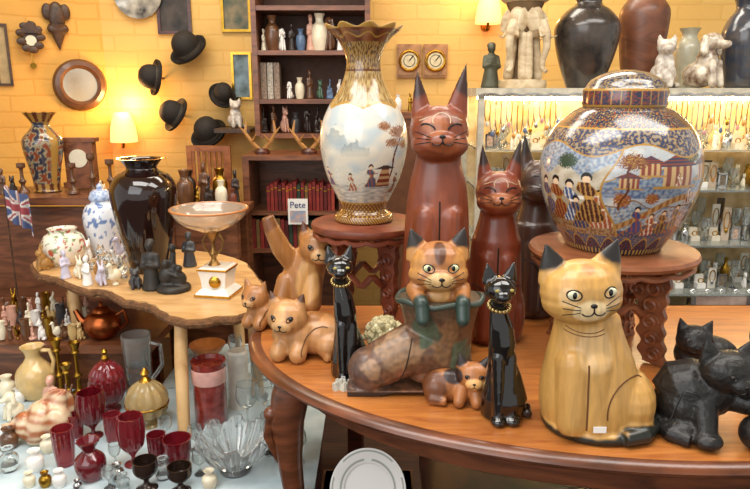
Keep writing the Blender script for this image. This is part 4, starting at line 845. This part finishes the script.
# ======================= WALL THINGS
def wallT(name,lab,cat,u,v,h=40,off=0.0,left=False):
    y=YW-off
    if left:
        rr=ray(u,v);n_=Vector((WD0.y,-WD0.x,0)).normalized()
        t_=(WA.dot(n_))/(rr.x*n_.x+rr.y*n_.y);P=rr*t_+Vector((0,0,H))
        e=W(name,lab,cat,P,rot=LANG);s=t_/F
    else:
        P=Vector((ray(u,v).x*y/ray(u,v).y,y,Zv(v,y)));e=W(name,lab,cat,P);s=(P.y*CT-(P.z-H)*ST)/F
    SC[e]=Vector((s,s,s));return e
r=wallT('wall_mirror','round mirror in a wide dark brown wooden frame','mirror',80,85,left=True)
put(r,'frame',[g_lathe([(16,0),(16,3),(19,6),(23,5),(25,2),(25,0)],48,X=RX(90))],M('mirror_frame','64422a',.35,.1,coat=.3));put(r,'glass',[g_lathe([(0,0),(17,0),(17,1.5),(0,1.5)],40,X=RX(90))],M('mirror','e8dcc4',.12,.9,var=.02))
r=wallT('cuckoo_clock','small dark carved cuckoo clock with leaves','clock',30,40,left=True);CK=WOOD('clock_wood','2e1c10','5a3c22',(6,6,10),.5,.1)
put(r,'case',[g_box((14,8,16),(0,-4,0)),g_ext([(-11,6),(11,6),(0,18)],12,TR(0,-5,0))],CK,False);put(r,'leaf_carving',[g_sph((9*cos(a),-9,2+12*sin(a)),(4.6,1.2,3.6),n=8,m=6) for a in[2*pi*i/9 for i in range(9)]],CK);put(r,'dial',[g_lathe([(0,0),(5,0),(5,1),(0,1)],24,X=TR(0,-8,-1)@RX(90))],CRM);put(r,'pendulum',[g_tube([(0,-4,-8),(0,-4,-24)],.5,5),g_lathe([(0,0),(3,0),(3,1),(0,1)],16,X=TR(0,-4,-25)@RX(90))],BRS)
r=wallT('carved_mask','dark carved wooden wall ornament with leaf shapes','wall ornament',57,25,left=True)
put(r,'carving',[g_sph((0,-3,8),(8,4,14)),g_ear((0,-3,0),(0,-3,-24),8,4),g_sph((-8,-3,12),(5,2,8)),g_sph((8,-3,12),(5,2,8)),g_sph((0,-4,-4),(10,3,6))],CK)
r=wallT('wall_plate','decorative plate with dark painted centre','plate',139,-6)
put(r,'disc',[g_lathe([(0,0),(14,0),(24,4),(24,5),(13,1.6),(0,1.6)],48,X=RX(90))],M('plate_pattern','b8b0a0',.2,coat=.6,col2='3a3a3c',ns=12))
def pic(u,v,w,h,lab,fm,pm,left=False):
    r=wallT('framed_picture',lab,'picture',u,v,left=left);t=max(2.5,w*.09)
    put(r,'frame',[g_box((w,3,t),(0,-1.6,h/2-t/2)),g_box((w,3,t),(0,-1.6,-h/2+t/2)),g_box((t,3,h-2*t),(-w/2+t/2,-1.6,0)),g_box((t,3,h-2*t),(w/2-t/2,-1.6,0))],fm,False);put(r,'picture',[g_box((w-2*t,1,h-2*t),(0,-.8,0))],pm,False)
pic(174,6,34,54,'dark portrait print in a brown frame',DK,M('dark_portrait','4a4038',.5,col2='1c1a18',ns=12))
pic(236,6,30,50,'gilt framed small painting',BRS,M('small_painting','8a7a5a',.5,col2='3a4a3a',ns=15))
pic(242,76,20,46,'narrow framed picture with blue-grey print',GOLD,M('blue_print','8aa0a8',.5,col2='4a5a5a',ns=15))
pic(2,55,14,60,'edge of a wooden framed picture',CK,M('sepia_print','b89a6a',.5),left=True)
HM=M('hat_felt','2a241e',.75,bump=.2,ns=150)
for(u,v,tw,tl,k,lab)in((158,78,-58,-10,.95,'black felt bowler hat hanging on the wall'),(190,52,-30,-48,1.1,'black bowler hat with crown turned upward'),(178,116,-50,-30,.95,'dark felt hat hanging low on the wall'),(222,97,30,-40,.8,'small dark hat hanging by the shelf'),(210,136,-20,-50,1.05,'wide black hat on a peg')):
    r=wallT('bowler_hat',lab,'hat',u,v,off=.1)
    X=RZ(tw)@RX(90+tl)@Matrix.Diagonal((.9*k,k,k,1))
    put(r,'crown',[g_lathe([(12,0),(12.5,3),(12.5,10),(10,16),(5,19.5),(0,20)],32,sm=3,X=X)],HM);put(r,'brim',[g_lathe([(11.5,0),(15,-.6),(18,.6),(19,3.4),(18.3,3.9),(15,.8),(11.5,1.2)],32,sm=2,X=X,cap=False)],HM);put(r,'hat_band',[g_lathe([(12.7,1),(13.1,2),(12.9,5)],32,X=X,cap=False)],M('hat_ribbon','5a5046',.4))
    put(r,'peg',[g_tube([(0,0,0),(0,.1/SC[r].x,0)],1.2,6)],CK)
LF=WOOD('light_frame_wood','8a5e36','c0905c',(6,6,10),.45,.2)
for nm,lb,ct_,u in(('barometer','square wooden framed round brass dial on the wall','barometer',409),('wall_clock','round brass dial in a square wooden frame','clock',435)):
    r=wallT(nm,lb,ct_,u,61,off=0)
    put(r,'plaque',[g_box((24,4,32),(0,-2,0)),g_box((21,5,28),(0,-2.6,0))],LF,False)
    d=put(r,'dial',[g_lathe([(0,0),(8.6,0),(8.6,2),(0,2)],32,X=TR(0,-5,0)@RX(90))],M('dial_cream','e0d2a8',.4));put(d,'bezel',[g_tube([(9.2*cos(a),-6.4,9.2*sin(a)) for a in[2*pi*i/32 for i in range(32)]],1.7,8,True)],GOLD);put(d,'pointer',[g_tube([(0,-7.4,0),(4,-7.4,5)],.5,5)],INK);put(d,'numeral_ring',[g_tube([(5.6*cos(a),-7.1,5.6*sin(a)) for a in[2*pi*i/24 for i in range(24)]],.35,5,True)],INK)
def sconce(u,v,left,lab,en=6):
    r=wallT('wall_lamp',lab,'lamp',u,v,left=left)
    put(r,'bracket',[g_tube([(0,0,-12),(0,-10,-16),(0,-16,-8)],1.4,6),g_lathe([(0,0),(5,0),(4,2),(0,2)],20,X=TR(0,0,-12)@RX(90))],BRS)
    sh=M('lamp_shade_glow','ffc078',.6,emis=1.4,var=0);put(r,'shade',[g_lathe([(13,-10),(11.5,4),(8,16),(7.4,16),(11,4),(12.4,-10),(13,-10)],32,c=(0,-16,0),sm=2,cap=False)],sh)
    L=bpy.data.lights.new('lamp_bulb','POINT');L.energy=en;L.color=(1,.55,.2);L.shadow_soft_size=.05;o=bpy.data.objects.new('lamp_bulb',L);COL.objects.link(o);o.parent=r;s=SC[r];o.location=(0,-26*s.x,26*s.x)
sconce(120,130,True,'glowing warm wall lamp with a tapered shade',8)
sconce(486,14,False,'warm wall lamp with glowing shade high on the wall',4.5)
# ======================= SIDEBOARD objects (z 1.0)
def lv(v):
    th=math.atan2(v.x,-v.y)
    if v.z<8 or v.z>69:return BR if sin(th*10)>0 else GD
    if abs(sin(th*1.5))>.95:return GD
    g=nz(v.x*.22,v.y*.22,v.z*.22)
    return C('2e2e3c') if g>.1 else(C('7c3a20') if g<-.2 else C('948668'))
ves('porcelain_vase','tall dark patterned oriental vase with flared top','vase',48,None,78,[(13,0),(12,4),(14,20),(18,40),(18,52),(10,62),(8,67),(14,76),(16,78)],PV,z=1.0,y=2.8,seg=140,sm=12,col=lv)
r=T('wooden_box','brown wooden mantel clock case','clock',84,None,z=1.0,y=2.88,h=50);put(r,'case',[g_box((34,12,6),(0,0,3)),g_box((28,10,40),(0,0,26)),g_box((34,12,4),(0,0,48))],RW2,False);put(r,'dial',[g_lathe([(0,0),(9,0),(9,1),(0,1)],24,X=TR(0,-5.5,30)@RX(90))],CRM)
for(u,h)in((94,40),(112,34),(24,30),(74,30)):
    ves('candlestick','dark turned wooden candlestick on sideboard','candlestick',u,None,h,[(6,0),(5,3),(2.4,6),(2,h*.3),(3.6,h*.4),(1.8,h*.5),(1.8,h*.8),(4,h*.86),(4,h)],BRC,z=1.0,y=2.72,seg=16,group='candlesticks on the sideboard')
for i,(u,h,k)in enumerate([(4,26,'person'),(14,20,'animal'),(124,22,'group'),(103,16,'bird')]):mini(k,'small_figurine','brown ornament on the sideboard','figurine',u,None,h,[BRC,DKF,BRS,CRM][i],1.0,y=2.68,group='ornaments on the sideboard',wx=.7)
r=W('slatted_chair','orange-brown wooden slatted back chair','chair',(xof(203,3.1,.5),3.2,0));CH=WOOD('chair_wood','7a3c18','b06a30',(5,5,20),.35,.3)
zt=Zv(150,3.1)
put(r,'seat',[g_box((.36,.36,.03),(0,0,.62))],CH,False)
put(r,'backrest',[g_box((.2,.02,.03),(0,.16,zt-.015)),g_box((.2,.02,.03),(0,.16,zt-.2))]+[g_box((.014,.014,.17),(-.08+.027*i,.16,zt-.11)) for i in range(7)]+[g_box((.025,.025,zt-.63),(s*.1,.16,.63+(zt-.63)/2)) for s in(-1,1)],CH,False)
for sx in(-1,1):
    for sy in(-1,1):put(r,'leg',[g_box((.03,.03,.605),(sx*.15,sy*.15,.3025))],CH,False)
mini('animal','figurine','white and black ceramic cat jar on a wall bracket','figurine',236,None,30,M('speckled_white'),Zv(128,3.4),y=3.42,rot=20,wx=1.1)
r=W('wall_bracket','small wooden wall shelf bracket','shelf',(xof(236,3.44,1.27),3.47,Zv(128,3.4)-.021));put(r,'board',[g_box((.18,.29,.02),(0,0,.01))],CK,False)
row([186,198,210,222,233],.93,2.76,(18,38),'ornaments on the dark table',[BRC,BRS,DKF,CRM,RW],['pot','person','group','pot'],'dark ornament on the cluttered table')
row([190,205,221,236],.93,2.89,(26,44),'tall ornaments on the dark table',[DKF,BRC,BRS],['pot','person'],'dark ornament at the back of the cluttered table')
r=T('union_flag','small draped faded cloth flag with red, white and blue crosses','flag',34,None,z=.60,y=2.52,h=120,rot=0)
V=[];N1=52;N2=34
for i in range(N1+1):
    for j in range(N2+1):
        a=i/N1;V.append(Vector((-15+25*a,3.2*sin(i*.34)*(.4+a)-1,80+34*j/N2-20*a*a-3*sin(a*5))))
Fc=[(i*(N2+1)+j,(i+1)*(N2+1)+j,(i+1)*(N2+1)+j+1,i*(N2+1)+j+1) for i in range(N1) for j in range(N2)]
def fc(v):
    a=(v.x+15)/25;x=(a-.5)*2;zz=(v.z-80+20*a*a+3*sin(a*5)-17)/17
    if abs(x)<.12 or abs(zz)<.2:return C('a04a50')
    if abs(x)<.2 or abs(zz)<.34:return C('d4d0c8')
    dd=abs(abs(x)-abs(zz));return C('a04a50') if dd<.07 else(C('d4d0c8') if dd<.2 else C('4a5880'))
put(r,'cloth',(V,Fc),VC('flag_cloth',.8,0),col=fc,merge=False);put(r,'pole',[g_tube([(-16,0,0),(-16,0,120)],.9,6)],CK)
# ======================= LIGHTS
def area(loc,size,en,col,rot=(0,0,0)):
    L=bpy.data.lights.new('room_light','AREA');L.shape='RECTANGLE';L.size=size[0];L.size_y=size[1];L.energy=en;L.color=col;o=bpy.data.objects.new('room_light',L);COL.objects.link(o);o.location=loc;o.rotation_euler=rot
area((-.6,.9,2.85),(1.7,.8),42,(1,.97,.93));area((1.2,1.2,2.85),(1.7,.8),38,(1,.96,.9));area((-.9,2.7,2.85),(1.4,.6),24,(1,.9,.74));area((.6,2.9,2.85),(1.4,.4),23,(1,.92,.8))  # soft ceiling lights, warmer over the back of the room
area((-1.2,-.6,2.2),(2.4,1.8),40,(.94,.97,1),(radians(60),0,radians(-25)))  # cool soft light standing for unseen windows, upper left behind the camera
wd=bpy.data.worlds.new('world');scn.world=wd;wd.use_nodes=True;bg=wd.node_tree.nodes['Background'];bg.inputs[0].default_value=(1,.97,.93,1);bg.inputs[1].default_value=.8
scn.view_settings.view_transform='Standard'
# ======================= CAMERA
cam=bpy.data.cameras.new('camera');cam.sensor_width=36;cam.lens=F/750*36;co=bpy.data.objects.new('camera',cam);COL.objects.link(co);co.location=(0,0,H);co.rotation_euler=(pi/2-TH,0,0);scn.camera=co
# ---- collapse one-part things into a single mesh object
for e in TOPS:
    ch=list(e.children)
    if len(ch)==1 and ch[0].type=='MESH' and not ch[0].children:
        c=ch[0];nm=e.name;props={k:e[k] for k in e.keys()};loc=e.location.copy();ro=e.rotation_euler.copy();c.parent=None
        bpy.data.objects.remove(e);c.name=nm;c.location=loc;c.rotation_euler=ro
        for k,v in props.items():c[k]=v
